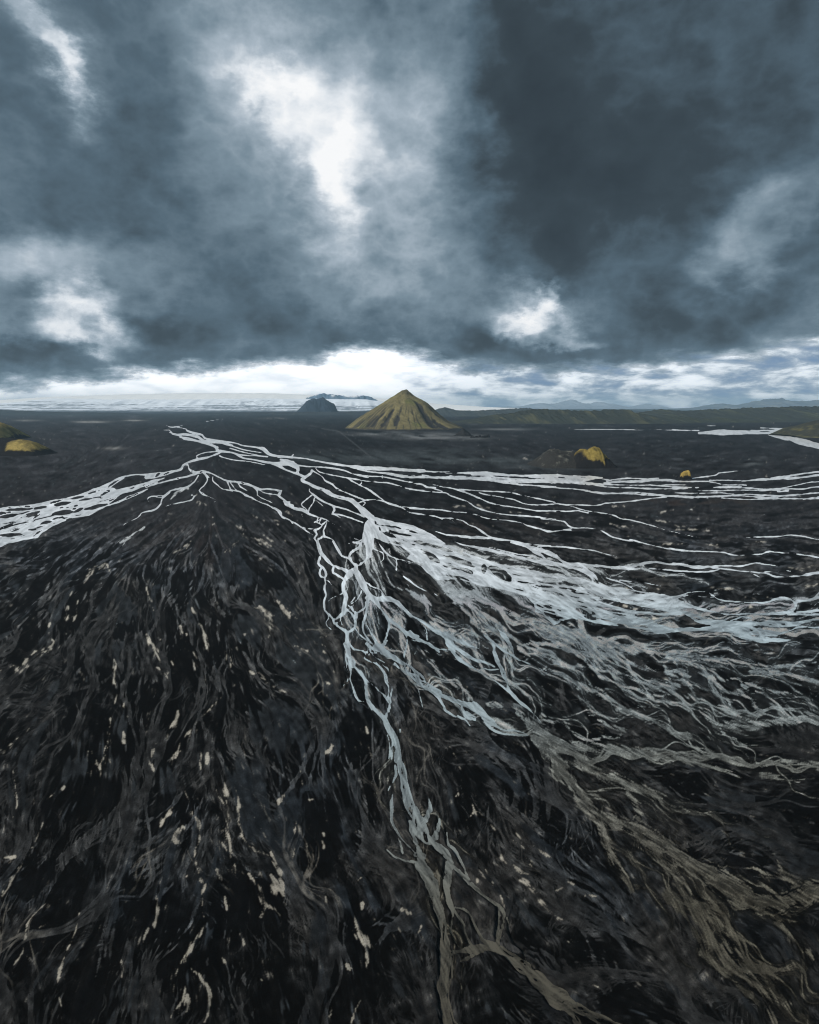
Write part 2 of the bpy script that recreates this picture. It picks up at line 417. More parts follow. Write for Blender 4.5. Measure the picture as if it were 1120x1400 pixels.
SILT = [
 (740, 860, 5.6, """
100 0 60,250 30 80,350 90 70,400 180 50,440 250 40,500 310 30,580 350 30,700 400 30,900 430 50,1040 450 50
400 110 40,550 130 50,700 160 50,850 190 50,1000 210 60,1120 220 60
560 170 8,620 220 10,620 290 10
640 260 8,740 290 7,830 320 6,900 320 6
920 250 8,960 310 10,1000 360 12,1080 400 14,1120 420 14
1020 260 10,1060 330 16,1100 370 20
0 310 20,120 340 24,200 370 20,280 420 24,400 480 24,500 550 14,620 630 20,720 650 16,800 690 16,900 740 30,1000 800 40,1120 840 40
440 370 16,540 410 12,660 450 14,780 490 14,870 520 20,1000 520 16,1120 525 14
800 460 10,940 465 8,1020 470 8
300 430 10,270 490 8,320 540 14,360 600 14,400 670 8
440 690 8,540 750 10,620 780 12
0 710 10,100 720 10,190 740 14,240 800 14,320 850 20,420 850 40,500 840 30,600 840 12
0 160 14,90 220 8,130 280 14,240 300 8,300 290 8
0 20 60,100 100 40,200 170 30,300 220 24,380 290 24,440 350 20
740 600 6,820 600 6,900 590 5
0 620 20,60 670 16,140 730 14
"""),
 (920, 860, 5.6, """
0 240 50,200 230 60,400 240 40,560 260 16,700 285 12,820 300 12
30 270 14,80 340 14,120 380 10
180 310 14,280 360 18,350 430 24,440 500 24,560 520 20,620 570 12,660 670 14
280 290 8,380 390 14,500 380 12,540 430 10,580 490 14
360 470 16,420 560 12,460 630 20
580 490 14,700 510 14,780 560 16,830 630 18,880 700 20
830 600 8,980 640 10,1060 660 8,1120 690 10
60 400 16,140 480 30,190 590 30,250 660 40,330 730 36,450 760 30,600 750 30,780 730 30,900 715 30,1000 700 40,1120 720 60,1500 780 60
330 740 14,420 820 14,500 870 14,560 896 14
560 420 14,660 460 10,780 480 16,900 490 10,1040 560 12,1070 590 14
900 490 8,1020 500 8,1120 530 10
640 130 8,700 200 10,760 190 8
700 360 8,850 350 20,1000 390 16,1120 410 16
800 300 10,920 280 12,1060 285 10,1120 300 10
300 600 40,450 680 60,560 720 50
600 330 20,700 340 20,800 330 20
"""),
 (720, 1000, 2.8, """
30 30 30,100 100 50,150 170 60,200 230 50,270 320 40,400 370 50,480 400 50,560 460 60,660 530 60,760 590 70,860 650 80,960 670 60,1050 640 60,1120 620 60,1400 600 60
420 390 30,500 480 24,560 560 30,640 680 40,700 800 50,760 870 40,830 950 40,900 1000 30,930 1080 24,950 1120 20,980 1250 20
640 680 30,720 740 24,780 840 24,860 940 24,890 1000 24
540 640 50,590 690 40,650 780 24,700 880 24,790 970 24,850 1020 30
200 290 20,270 350 20,310 450 20,360 540 20,400 620 16
380 230 20,430 310 24,430 350 30
80 50 50,250 70 40,400 80 40,560 110 40
740 520 10,900 540 10,1000 580 10,1040 600 16
800 570 10,900 590 10,960 620 14,1040 600 14
940 480 10,980 540 14,1040 600 20
700 70 10,800 120 8,900 130 10,1000 120 10,1120 140 14
900 170 8,1000 190 10,1100 180 10
560 100 16,760 160 14,820 180 10
200 110 30,300 180 30,420 220 24,520 260 20
960 740 14,1040 820 12,1100 880 10
"""),
 (560, 860, 5.6, """
820 600 40,850 700 30
900 720 50,960 760 40,1060 830 40
600 600 20,660 580 20,690 610 16
600 720 30,700 740 30,820 760 30
440 470 16,470 530 14
100 170 30,160 240 30,220 320 30,280 400 24
320 430 30,380 460 24
840 150 50,900 200 20
880 130 20,980 180 16,1080 230 10
860 170 6,920 210 6
1000 620 10,1060 660 10,1120 700 10
"""),
 (400, 740, 5.6, """
700 540 40,780 600 50,840 660 40
700 480 40,780 540 40,860 600 30
880 380 40,960 420 40,1060 480 24
"""),
 (580, 740, 5.6, """
180 340 60,250 420 70,330 480 50,400 540 40
300 380 50,420 440 40,520 500 40,620 540 30,780 620 30,900 690 30,1040 760 40
200 400 20,240 480 24,330 560 24,400 640 28,480 720 30,540 790 30
400 540 16,520 600 20,600 680 24,680 760 30,760 800 30
0 620 40,120 680 50,240 740 60,380 800 50
1000 680 60,1060 760 50,1100 830 50
760 800 14,900 800 14,1040 810 14
"""),
 (200, 600, 5.6, """
320 380 25,240 410 20,190 460 10
-20 690 8,-80 720 7,-120 750 6,-200 800 5
"""),
]
CREAM = [
 (0, 1000, 2.8, """
700 210 6,715 250 12,735 290 6,740 320 8,760 360 8,760 420 7,745 470 7,760 550 8,780 600 10,770 660 9,775 740 8,750 810 14,710 870 20,680 920 14,660 990 12,650 1050 8
725 910 6,770 950 14,800 1010 12,795 1080 8,785 1120 8
700 950 8,705 1020 10,670 1080 12,650 1110 8
720 1020 20,715 1080 20
700 375 20,665 425 20,690 430 18
710 380 12,700 410 8
660 300 16,640 330 8,615 370 8
825 210 8,840 260 12,870 310 14,870 370 18,880 430 22,885 490 14
840 410 5,870 470 6,900 520 6
860 200 18,870 320 14
900 220 12,915 270 16,910 330 6,930 420 6,980 465 12,1030 480 12,1055 520 8,1075 590 8,1080 640 14
950 555 10,990 600 24,1010 660 24,1050 690 16,1080 715 8
1040 590 22,1060 640 20
1010 680 10,1000 715 8
595 630 8,600 690 14,595 740 12,590 790 6
225 590 6,190 650 6,120 720 7,100 770 7,85 850 10,30 930 10
300 700 7,295 750 8,260 830 8,230 920 7,220 990 7,235 1060 7,235 1120 7
245 220 6,180 265 6
210 720 7,150 760 4
465 890 12,465 950 18
920 780 8,935 820 12
860 640 7,870 700 7
415 60 6,385 130 6
340 80 5,385 150 5
475 10 8,475 50 6
600 50 6,580 90 8,575 130 8,595 165 6
660 110 14,690 80 6
90 10 6,40 55 6,0 80 5
770 90 6,770 160 6
795 90 12,790 130 8
1085 250 14,1060 290 6
50 340 5,65 280 5,50 160 5
10 490 8,60 490 8
830 540 12,840 570 8
550 800 6,570 760 6
715 560 10,720 575 6
0 640 6,70 540 6,130 440 5,160 360 4
540 620 4,550 560 4
1000 950 8,1030 1000 6
850 870 8,860 890 6
960 320 5,1000 380 8
"""),
 (0, 700, 2.8, """
300 270 6,270 320 6,260 390 7,240 460 8
300 340 5,290 400 6,265 440 5
190 430 8,190 480 8,205 500 6,190 520 16,130 550 10,60 610 7,20 650 5
130 550 8,100 600 6
80 580 7,0 610 6
440 570 7,440 650 9,450 700 7,425 780 10,420 850 7,395 930 7,385 980 8
545 440 6,560 480 8,600 530 14,610 570 6,640 640 6
610 480 6,640 540 8,665 590 8
600 600 8,640 620 8
720 340 6,750 400 10,780 470 10,795 520 6
715 470 6,715 500 8,745 550 8,745 610 6
690 440 10,700 480 8
975 370 10,1020 380 28,1040 420 20,1030 460 10
1060 340 10,1090 380 20,1110 400 12
925 470 12,935 475 8
1000 105 20,1020 120 14
920 60 8,930 90 8
380 210 10,350 240 8
960 610 8,1010 640 8,1060 680 8,1120 700 8
860 530 6,885 570 6,880 600 5
480 770 6,470 740 4
650 830 8,680 780 8,660 740 6
480 830 8,470 880 8
0 915 6,60 880 7,130 820 6
600 890 7,580 940 8
570 960 7,590 1000 6
850 710 8,800 760 5,720 850 5,660 950 10
350 920 6,385 990 7
330 250 10,400 200 10,420 230 8
560 290 6,580 350 6,590 380 5
"""),
 (200, 600, 5.6, """
820 590 16,850 620 16
900 570 8,960 600 8,1010 660 8
830 760 22,870 790 24,930 810 16
720 720 16,740 740 12,690 670 6
510 600 6,540 630 8,510 660 6
640 830 14,700 790 12
400 480 14,450 500 10,480 550 6
740 850 16,820 860 6
340 790 10,240 860 8
600 870 14,630 850 10
1060 560 14,1110 580 16
900 740 8,960 790 6
"""),
 (400, 740, 5.6, """
20 590 6,80 630 6
230 800 12,285 830 16
220 740 10,270 730 10
240 860 14,270 880 10
30 800 6,110 850 8
20 200 8,60 260 8
"""),
 (400, 880, 5.6, """
310 210 12,320 230 8
250 300 6,285 320 8
230 360 8,270 415 6
0 395 10,60 430 8,110 480 6
240 850 14,275 835 10
200 570 6,210 625 5
565 650 8,570 690 6
290 720 6,305 800 8
"""),
 (370, 1000, 2.8, """
210 90 10,240 60 8
115 150 6,125 220 8
30 270 10,60 240 8
150 268 6,175 268 8
205 400 18,205 450 22
135 400 5,140 450 6
0 470 12,40 560 12,50 640 10
0 560 30,30 620 22
0 680 8,45 715 8
85 500 4,100 350 4
330 580 6,350 570 8
350 660 12,352 680 10
210 640 7,215 660 6
320 690 5,330 760 7,365 800 20,370 860 12,370 920 8
300 740 5,330 800 8
295 905 12,300 920 8
505 690 10,535 715 8
490 760 6,500 775 5
555 800 5,575 760 5
565 850 6,568 860 4
235 1060 8,230 1100 6
340 1040 6,310 1120 6
700 260 8,720 245 8
740 350 6,790 310 6,830 345 7,860 380 6,900 400 5,940 430 8
770 280 5,790 330 6
880 480 5,900 510 5
800 540 6,830 590 6
960 570 7,1000 600 6,1050 670 7,1090 710 7
930 520 6,980 550 8,1030 550 6
840 560 5,855 600 5
680 50 5,720 130 6,745 190 6
1110 610 8,1120 606 6
910 350 5,950 410 5,980 490 6
1000 440 5,1060 480 6,1100 500 5
"""),
 (560, 1180, 4.0, """
600 100 8,650 140 8,700 200 7,760 270 6,790 290 6
800 160 8,830 150 6
860 115 6,900 130 5
960 190 8,1020 195 6
810 310 6,835 315 6
860 420 5,870 440 5
610 65 6,690 70 6
915 655 8,925 670 6
975 670 8,1030 690 6
420 40 5,440 120 6,470 170 5
380 60 5,370 110 5
570 20 5,600 60 5
660 10 5,690 55 5
500 190 5,515 240 5
40 380 5,35 420 6
"""),
 (920, 720, 5.6, """
870 315 18,940 320 18,1050 310 12,1090 300 8
330 480 10,400 485 14,440 490 8
720 540 8,790 530 8
1000 470 18,1060 460 18,1110 450 10
540 545 6,600 543 6
310 610 8,400 625 12,480 630 12,600 615 8
0 135 8,50 135 6
0 20 6,200 30 14,300 35 8
180 65 4,210 90 6,240 97 5
280 145 5,340 140 5
640 120 5,680 120 5
"""),
 (740, 720, 5.6, """
560 600 10,650 610 16,740 635 10
810 700 12,920 712 14
930 140 8,1060 130 12
840 475 8,930 490 8
640 460 5,680 475 6
880 385 6,950 395 5
600 230 4,680 240 4
"""),
 (740, 620, 5.6, """
530 545 6,640 560 10,700 555 6
540 405 8,640 408 8
620 490 8,720 490 8
880 460 12,920 452 12,1000 440 6
870 520 8,980 525 12
1010 555 8,1100 560 10
1010 585 8,1120 585 12
30 540 6,80 535 6
580 540 5,620 545 4
"""),
 (560, 600, 5.6, """
510 505 14,560 520 16,600 525 12
770 560 12,820 565 8
1060 648 8,1090 648 6
870 150 12,910 130 8
880 160 10,930 160 8
990 180 6,1040 205 6,1080 215 8
1000 130 5,1060 90 5,1110 80 5
330 520 6,400 515 8
150 480 5,180 500 5
"""),
]
DARK = [
 (740, 860, 5.6, "290 380,420 380,520 410,650 450,780 500,870 530,1120 540,1120 680,980 690,860 640,760 640,640 610,540 560,420 480,350 430"),
 (920, 860, 5.6, "900 235,1000 200,1120 185,1120 232,900 252"),
 (920, 860, 5.6, "0 540,180 600,260 690,100 700,0 680"),
 (920, 860, 5.6, "440 560,600 580,640 640,640 720,560 690"),
 (920, 860, 5.6, "0 75,200 125,400 170,640 215,500 205,300 165,100 120,0 95"),
 (580, 740, 5.6, "660 720,720 705,900 730,980 770,850 795,740 780"),
 (580, 740, 5.6, "800 580,900 600,1000 660,960 690,880 650"),
 (580, 740, 5.6, "460 370,600 400,770 420,840 480,850 540,770 510,650 440,520 410"),
 (720, 1000, 2.8, "940 230,1040 220,1120 260,1120 300,1000 320,900 280"),
 (720, 1000, 2.8, "740 480,850 500,970 550,880 545,760 510"),
 (720, 1000, 2.8, "640 10,740 15,700 20"),
 (740, 720, 5.6, "460 785,560 800,700 850,600 840,500 815"),
 (740, 860, 5.6, "480 10,560 20,700 70,620 60"),
 (560, 860, 5.6, "190 200,330 230,480 310,600 380,560 370,400 300,240 240"),
 (560, 860, 5.6, "940 390,1060 410,1080 440,980 420"),
 (400, 740, 5.6, "60 40,160 30,180 130,190 280,230 400,230 500,160 440,100 300"),
 (400, 880, 5.6, "160 330,230 350,280 440,300 560,200 520,150 450"),
 (400, 740, 5.6, "800 290,900 350,1000 420,900 380,830 330"),
 (370, 1000, 2.8, "150 260,260 300,240 480,160 560,110 500"),
 (0, 1000, 2.8, "330 330,400 200,460 240,400 320"),
 (0, 1000, 2.8, "480 620,560 480,590 560,540 760,500 720"),
 (0, 1000, 2.8, "0 880,120 720,260 700,230 780,100 900,20 1000"),
 (0, 1000, 2.8, "250 1120,310 960,390 860,400 1000,380 1120"),
 (0, 1000, 2.8, "590 880,650 780,650 950,610 960"),
 (0, 1000, 2.8, "890 480,960 540,990 760,920 780,800 740,810 640"),
 (0, 1000, 2.8, "0 520,60 520,40 600,0 640"),
 (0, 1000, 2.8, "80 620,110 560,210 470,230 560,150 680"),
 (0, 700, 2.8, "440 480,540 400,530 460,470 480"),
 (0, 700, 2.8, "520 760,620 700,660 780,560 800"),
 (0, 700, 2.8, "740 300,850 380,860 440,780 430"),
 (0, 700, 2.8, "820 780,860 720,890 640,930 620,900 760,850 830"),
]
# ---------------------------------------------------------------- image pixels -> channel masks
X0, X1, Y0, Y1 = -220, 1341, 557, 1446
XS = np.arange(X0, X1).astype(np.float32); YS = np.arange(Y0, Y1).astype(np.float32)
W_, H_ = len(XS), len(YS)
GX, GY = np.meshgrid(XS, YS)

def parse(block):
    ox, oy, sc, txt = block
    out = []
    for line in txt.strip().splitlines():
        pts = [[float(v) for v in p.split()] for p in line.split(',')]
        out.append(np.array([[ox + p[0]/sc, oy + p[1]/sc, p[2]/sc] for p in pts]))
    return out
def spline(P):
    if len(P) < 3:
        n = max(2, int(np.hypot(*(P[-1, :2] - P[0, :2])) / 3))
        t = np.linspace(0, 1, n)[:, None]; return P[0]*(1-t) + P[-1]*t
    Q = np.vstack([2*P[0] - P[1], P, 2*P[-1] - P[-2]]); out = []
    for i in range(1, len(Q) - 2):
        p0, p1, p2, p3 = Q[i-1], Q[i], Q[i+1], Q[i+2]
        n = max(2, int(np.hypot(*(p2[:2] - p1[:2])) / 3))
        t = np.linspace(0, 1, n, endpoint=False)[:, None]
        out.append(0.5*(2*p1 + (p2-p0)*t + (2*p0 - 5*p1 + 4*p2 - p3)*t*t + (3*p1 - p0 - 3*p2 + p3)*t**3))
    out.append(P[-1:]); o = np.vstack(out); o[:, 2] = np.maximum(o[:, 2], 0.4); return o

FU = np.zeros((H_, W_), np.float32); FV = np.zeros_like(FU); FW = np.zeros_like(FU)   # traced flow directions
def wander(n, period):
    """smooth random curve of n samples, about -1..1"""
    m = max(2, int(n/period) + 3); v = RNG.uniform(-1, 1, m); x = np.linspace(0, m - 1.001, n) + RNG.uniform(0, 0.0009)
    i = np.clip(x.astype(int), 0, m - 2); f = x - i; f = f*f*(3 - 2*f); return v[i]*(1 - f) + v[i+1]*f
def stamp(field, blocks, wob, flow=1.0, gain=1.0, floor=0.0, threads=None, tapers=False):
    """rasterise channels into FIELD as a signed distance (positive inside, image pixels)"""
    for b in blocks:
        for P in parse(b):
            S = spline(P)
            n = len(S)
            # natural wandering of the banks
            k = wob * np.clip((S[:, 1] - 560) / 300, 0.12, 1.2)
            d = np.gradient(S[:, :2], axis=0) if n > 1 else np.zeros((n, 2)); L = np.hypot(d[:, 0], d[:, 1]) + 1e-6
            nx_, ny_ = -d[:, 1]/L, d[:, 0]/L
            wv = (wander(n, 7) + 0.6*wander(n, 3)) * k
            S[:, 0] += nx_*wv; S[:, 1] += ny_*wv
            S[:, 2] = np.maximum(S[:, 2]*gain * (1 + 0.30*wander(n, 6) + 0.18*wander(n, 2.5)), floor if S[:, 1].mean() > 600 else min(floor, 0.55))
            if tapers:
                # a channel that runs out on open sand thins to nothing
                e = S[-1]; o_ = ENDS[(ENDS[:, 3] != PID[0])]
                joined = (np.hypot(o_[:, 0] - e[0], o_[:, 1] - e[1]) < o_[:, 2]/2 + 3).any() or water[min(max(int(e[1]) - Y0, 0), H_-1), min(max(int(e[0]) - X0, 0), W_-1)] > 0 or e[0] > 1110 or e[0] < 8 or e[1] > 1395
                if not joined:
                    m_ = max(4, n//3); S[-min(m_, n):, 2] *= np.linspace(1, 0.12, min(m_, n))
                e = S[0]
                if not ((np.hypot(o_[:, 0] - e[0], o_[:, 1] - e[1]) < o_[:, 2]/2 + 3).any() or water[min(max(int(e[1]) - Y0, 0), H_-1), min(max(int(e[0]) - X0, 0), W_-1)] > 0 or e[0] > 1110 or e[0] < 8):
                    m_ = max(4, n//4); S[:min(m_, n), 2] *= np.linspace(0.15, 1, min(m_, n))
                PID[0] += 1
            if threads is True: S[:, 2] *= 0.35 + 0.65*np.sin(np.pi*(np.arange(n) + 0.7)/(n + 0.4))
            runs = [S]
            if threads is not None and (S[:, 2]/gain).mean() > 2.4:
                # a wide pale wash is a bundle of interlacing threads
                wm = S[:, 2]/gain
                for j in range(int(np.clip(wm.mean()/1.5, 3, 16))):
                    off = np.clip(RNG.normal(0, 0.42) + 0.55*wander(n, RNG.uniform(8, 20)), -1.1, 1.1)*wm*0.62 + wander(n, 4)*k*0.8
                    Q = S.copy(); Q[:, 0] += nx_*off; Q[:, 1] += ny_*off
                    Q[:, 2] = np.clip(RNG.uniform(0.5, 1.5)*(1 + 0.5*wander(n, 6))*np.clip((S[:, 1] - HY)/420, 0.5, 1.6), 0.35, 3)
                    i0 = RNG.integers(0, max(1, n//3)); i1 = n - RNG.integers(0, max(1, n//3)); runs.append(Q[i0:i1])
            for ri, S in enumerate(runs):
              n = len(S); tgt = field if (ri == 0 or threads is True) else threads
              for i in range(n - 1):
                (x0, y0, w0), (x1, y1, w1) = S[i], S[i+1]
                m = max(w0, w1)/2 + (7 if ri == 0 else 3)
                ix0 = int(max(0, min(x0, x1) - m - X0)); ix1 = int(min(W_, max(x0, x1) + m - X0 + 2))
                iy0 = int(max(0, min(y0, y1) - m - Y0)); iy1 = int(min(H_, max(y0, y1) + m - Y0 + 2))
                if ix1 <= ix0 or iy1 <= iy0: continue
                gx = GX[iy0:iy1, ix0:ix1]; gy = GY[iy0:iy1, ix0:ix1]
                dx, dy = x1 - x0, y1 - y0; LL = dx*dx + dy*dy + 1e-9
                t = np.clip(((gx - x0)*dx + (gy - y0)*dy) / LL, 0, 1)
                dist = np.hypot(gx - x0 - t*dx, gy - y0 - t*dy)
                sd = (w0 + (w1 - w0)*t)/2 - dist
                np.maximum(tgt[iy0:iy1, ix0:ix1], sd, out=tgt[iy0:iy1, ix0:ix1])
                if flow and ri == 0:
                    cx = int(min(max((x0+x1)/2 - X0, 0), W_-1)); cy = int(min(max((y0+y1)/2 - Y0, 0), H_-1))
                    l = math.sqrt(LL); sgn = 1.0 if (dy + 0.35*dx*(1 if x0 > 300 else -1)) >= 0 else -1.0
                    FU[cy, cx] += dx*flow*sgn; FV[cy, cx] += dy*flow*sgn; FW[cy, cx] += l*flow
def poly_sd(pts):
    """signed distance to a polygon in a window"""
    P = np.array(pts); x0 = int(max(0, P[:, 0].min() - 8 - X0)); x1 = int(min(W_, P[:, 0].max() + 9 - X0))
    y0 = int(max(0, P[:, 1].min() - 8 - Y0)); y1 = int(min(H_, P[:, 1].max() + 9 - Y0))
    if x1 <= x0 or y1 <= y0: return None, None
    gx = GX[y0:y1, x0:x1]; gy = GY[y0:y1, x0:x1]
    ins = np.zeros(gx.shape, bool); dm = np.full(gx.shape, 1e9, np.float32)
    for (ax, ay), (bx, by) in zip(P, np.roll(P, -1, 0)):
        c = ((ay > gy) != (by > gy)) & (gx < (bx - ax)*(gy - ay)/((by - ay) + 1e-9) + ax); ins ^= c
        dx, dy = bx - ax, by - ay
        t = np.clip(((gx - ax)*dx + (gy - ay)*dy)/(dx*dx + dy*dy + 1e-9), 0, 1)
        np.minimum(dm, np.hypot(gx - ax - t*dx, gy - ay - t*dy), out=dm)
    return (slice(y0, y1), slice(x0, x1)), np.where(ins, dm, -dm)
def polys(b):
    ox, oy, sc, txt = b
    return [[ox + float(p.split()[0])/sc, oy + float(p.split()[1])/sc] for p in txt.split(',')]

DEPTH = np.clip((GY - HY) / 300.0, 0.03, 3.0)          # sizes in image pixels grow with nearness
NEAR = (GY - HY)
# scale-adaptive noise: finer towards the horizon
def adaptive(sizes, rng, ax=1.0):
    """SIZES: feature size in image pixels at NEAR = 40, 120, 300, 700"""
    lv = [gblur_fft((H_, W_), s, rng, s*ax) for s in sizes]
    t = np.interp(np.log(NEAR[:, :1]), np.log([40, 120, 300, 700]), [0, 1, 2, 3])
    o = np.zeros((H_, W_), np.float32); nn = np.zeros((H_, 1), np.float32)
    for i, l in enumerate(lv):
        w = np.clip(1 - np.abs(t - i), 0, 1).astype(np.float32); o += l*w; nn += w*w
    return o / np.sqrt(nn)

# the many slight channels of the belt on the right
belt = []
for _ in range(17):
    x0_ = RNG.uniform(540, 1090); t_ = RNG.uniform(0, 1); t1_ = np.clip(t_ + RNG.uniform(-0.25, 0.25), 0, 1); n_ = int(RNG.integers(4, 10)); p_ = []
    for i_ in range(n_):
        xx = x0_ + i_*RNG.uniform(16, 22)
        top = np.interp(xx, [540, 700, 850, 950, 1050, 1120, 1340], [642, 650, 655, 659, 652, 644, 634]); bot = np.interp(xx, [540, 700, 800, 950, 1120, 1340], [655, 663, 673, 681, 685, 684])
        p_.append('%.1f %.2f %.2f' % (xx, top + (bot - top)*(t_ + (t1_ - t_)*i_/n_) + RNG.normal(0, 0.5), RNG.uniform(0.7, 1.5)))
    belt.append(','.join(p_))
WATER.append((0, 0, 1.0, chr(10).join(belt)))
ENDS = np.vstack([np.column_stack([S_, np.full(len(S_), k_)]) for k_, S_ in enumerate(spline(P_) for b_ in WATER for P_ in parse(b_))])
PID = [0]
water = np.full((H_, W_), -40, np.float32)
for b in BODIES:
    sl, sd = poly_sd(polys(b))
    if sl: water[sl] = np.maximum(water[sl], sd)
for b in BARS:
    ox, oy, sc, txt = b
    for p in txt.split(','):
        x, y, a, c, ang = [float(v) for v in p.split()]
        x, y, a, c = ox + x/sc, oy + y/sc, a/sc, c/sc; m = a + c + 6
        ix0, ix1, iy0, iy1 = int(max(0, x-m-X0)), int(min(W_, x+m-X0)), int(max(0, y-m-Y0)), int(min(H_, y+m-Y0))
        if ix1 <= ix0 or iy1 <= iy0: continue
        gx = GX[iy0:iy1, ix0:ix1] - x; gy = GY[iy0:iy1, ix0:ix1] - y; ca, sa = math.cos(R(ang)), math.sin(R(ang))
        u = (gx*ca + gy*sa)/a; v = (-gx*sa + gy*ca)/c
        q = np.sqrt(np.abs(u)**1.6 + v*v) - 1
        water[iy0:iy1, ix0:ix1] = np.minimum(water[iy0:iy1, ix0:ix1], q*c)
# slivers of sand, drawn out along the current
def slivers(n, xr, yr, lr, wr, ar):
    for _ in range(n):
        x, y = RNG.uniform(*xr), RNG.uniform(*yr)
        xi, yi = int(x - X0), int(y - Y0)
        if water[yi, xi] < 0.6: continue
        a, c = RNG.uniform(*lr), RNG.uniform(*wr); ang_ = R(RNG.uniform(*ar)); m = a + 4
        ix0, ix1, iy0, iy1 = int(max(0, xi - m)), int(min(W_, xi + m)), int(max(0, yi - m)), int(min(H_, yi + m))
        gx = GX[iy0:iy1, ix0:ix1] - x; gy = GY[iy0:iy1, ix0:ix1] - y; u = (gx*math.cos(ang_) + gy*math.sin(ang_))/a
        v = (-gx*math.sin(ang_) + gy*math.cos(ang_) - 0.5*c*np.sin(u*3 + x))/c
        water[iy0:iy1, ix0:ix1] = np.minimum(water[iy0:iy1, ix0:ix1], (np.sqrt(np.abs(u)**1.5 + v*v) - 1)*c)
slivers(260, (-210, 190), (640, 780), (5, 26), (0.35, 1.1), (-21, -9))
slivers(150, (520, 940), (705, 870), (5, 20), (0.5, 1.5), (7, 20))
for b in BARPOLY:
    sl, sd = poly_sd(polys(b)); water[sl] = np.minimum(water[sl], -sd)
stamp(water, WATER, 0.5, gain=0.82, floor=1.15, tapers=True)
stamp(water, RECUT, 0.3)
slivers(260, (440, 1330), (634, 684), (10, 46), (0.22, 0.5), (-1, 4))
silt = np.full((H_, W_), -40, np.float32); vein = np.full((H_, W_), -40, np.float32)
stamp(silt, SILT, 1.2, flow=0.7, gain=0.8, threads=vein)
cream = np.full((H_, W_), -40, np.float32); stamp(cream, CREAM, 0.6, flow=0.15, gain=0.5, threads=True)
dark = np.full((H_, W_), -40, np.float32)
for b in DARK:
    sl, sd = poly_sd(polys(b))
    if sl: dark[sl] = np.maximum(dark[sl], sd)

# ---------------------------------------------------------------- flow field of the outwash fan
AX, AY = 272.0, 628.0
bu = GX - AX; bv = np.maximum(GY - AY, 0) + 3
bv = np.where(GX > 560, bv * np.interp(GX, [560, 800, 1120], [1.0, 0.72, 0.62]), bv)
l = np.hypot(bu, bv) + 1e-6; bu, bv = bu/l, bv/l
far = sstep(660, 600, GY); bu = lerp(bu, 1.0, far); bv = lerp(bv, 0.02, far)
fu = blur(FU, 22); fv = blur(FV, 22); fw = blur(FW, 22)
k = 0.0016
vx = (fu + bu*k) / (fw + k); vy = (fv + bv*k) / (fw + k)
l = np.hypot(vx, vy) + 1e-6
wob = 0.62*adaptive((3, 9, 26, 50), RNG) + 0.38*adaptive((1.5, 4, 10, 20), RNG)
ang0 = np.arctan2(vy, vx)
ang = ang0 + wob * np.clip(DEPTH*0.22, 0.03, 0.19)
vx, vy = np.cos(ang).astype(np.float32), np.sin(ang).astype(np.float32)

def lic(n, steps, h, soft=0.45):
    """smear noise N along the flow: strands of sand and silt.  Steps shorten towards the horizon."""
    hs = (h * np.clip(NEAR/300, 0.35, 1.6)).astype(np.float32)
    acc = n.copy(); wsum = 1.0
    for sg in (1, -1):
        x = GX - X0; y = GY - Y0
        for i in range(steps):
            xi = np.clip(x, 0, W_-1).astype(np.int32); yi = np.clip(y, 0, H_-1).astype(np.int32)
            x = x + sg*hs*vx[yi, xi]; y = y + sg*hs*vy[yi, xi]
            xi = np.clip(x, 0, W_-1).astype(np.int32); yi = np.clip(y, 0, H_-1).astype(np.int32)
            w = 0.5 + 0.5*math.cos(math.pi*(i+1)/(steps+1))
            acc += n[yi, xi]*w
            if sg == 1: wsum += 2*w
    acc = blur(acc, soft)
    return (acc - acc.mean())/acc.std()
def norm_rows(a):
    s = np.sqrt(blur(a*a, 40)) + 1e-6; return a/s
L0 = norm_rows(lic(adaptive((0.4, 0.45, 0.5, 0.55), RNG), 9, 0.9, 0.3))     # single threads
L1 = norm_rows(lic(adaptive((0.5, 0.7, 1.0, 1.3), RNG), 12, 1.0, 0.3))      # hair-fine strands
L2 = norm_rows(lic(adaptive((0.6, 1.2, 2.2, 3.4), RNG), 20, 1.6))           # rills
L3 = norm_rows(lic(adaptive((0.9, 2.0, 3.8, 5.6), RNG), 22, 2.2))           # old channels
L4 = norm_rows(lic(adaptive((1.8, 4.6, 9.0, 14.), RNG), 20, 3.2))           # bars
B1 = adaptive((2, 8, 20, 36), RNG); B2 = adaptive((1, 3, 7, 12), RNG); B3 = adaptive((0.5, 1.2, 2.2, 3.5), RNG)
BIG = gblur_fft((H_, W_), 60, RNG, 110)

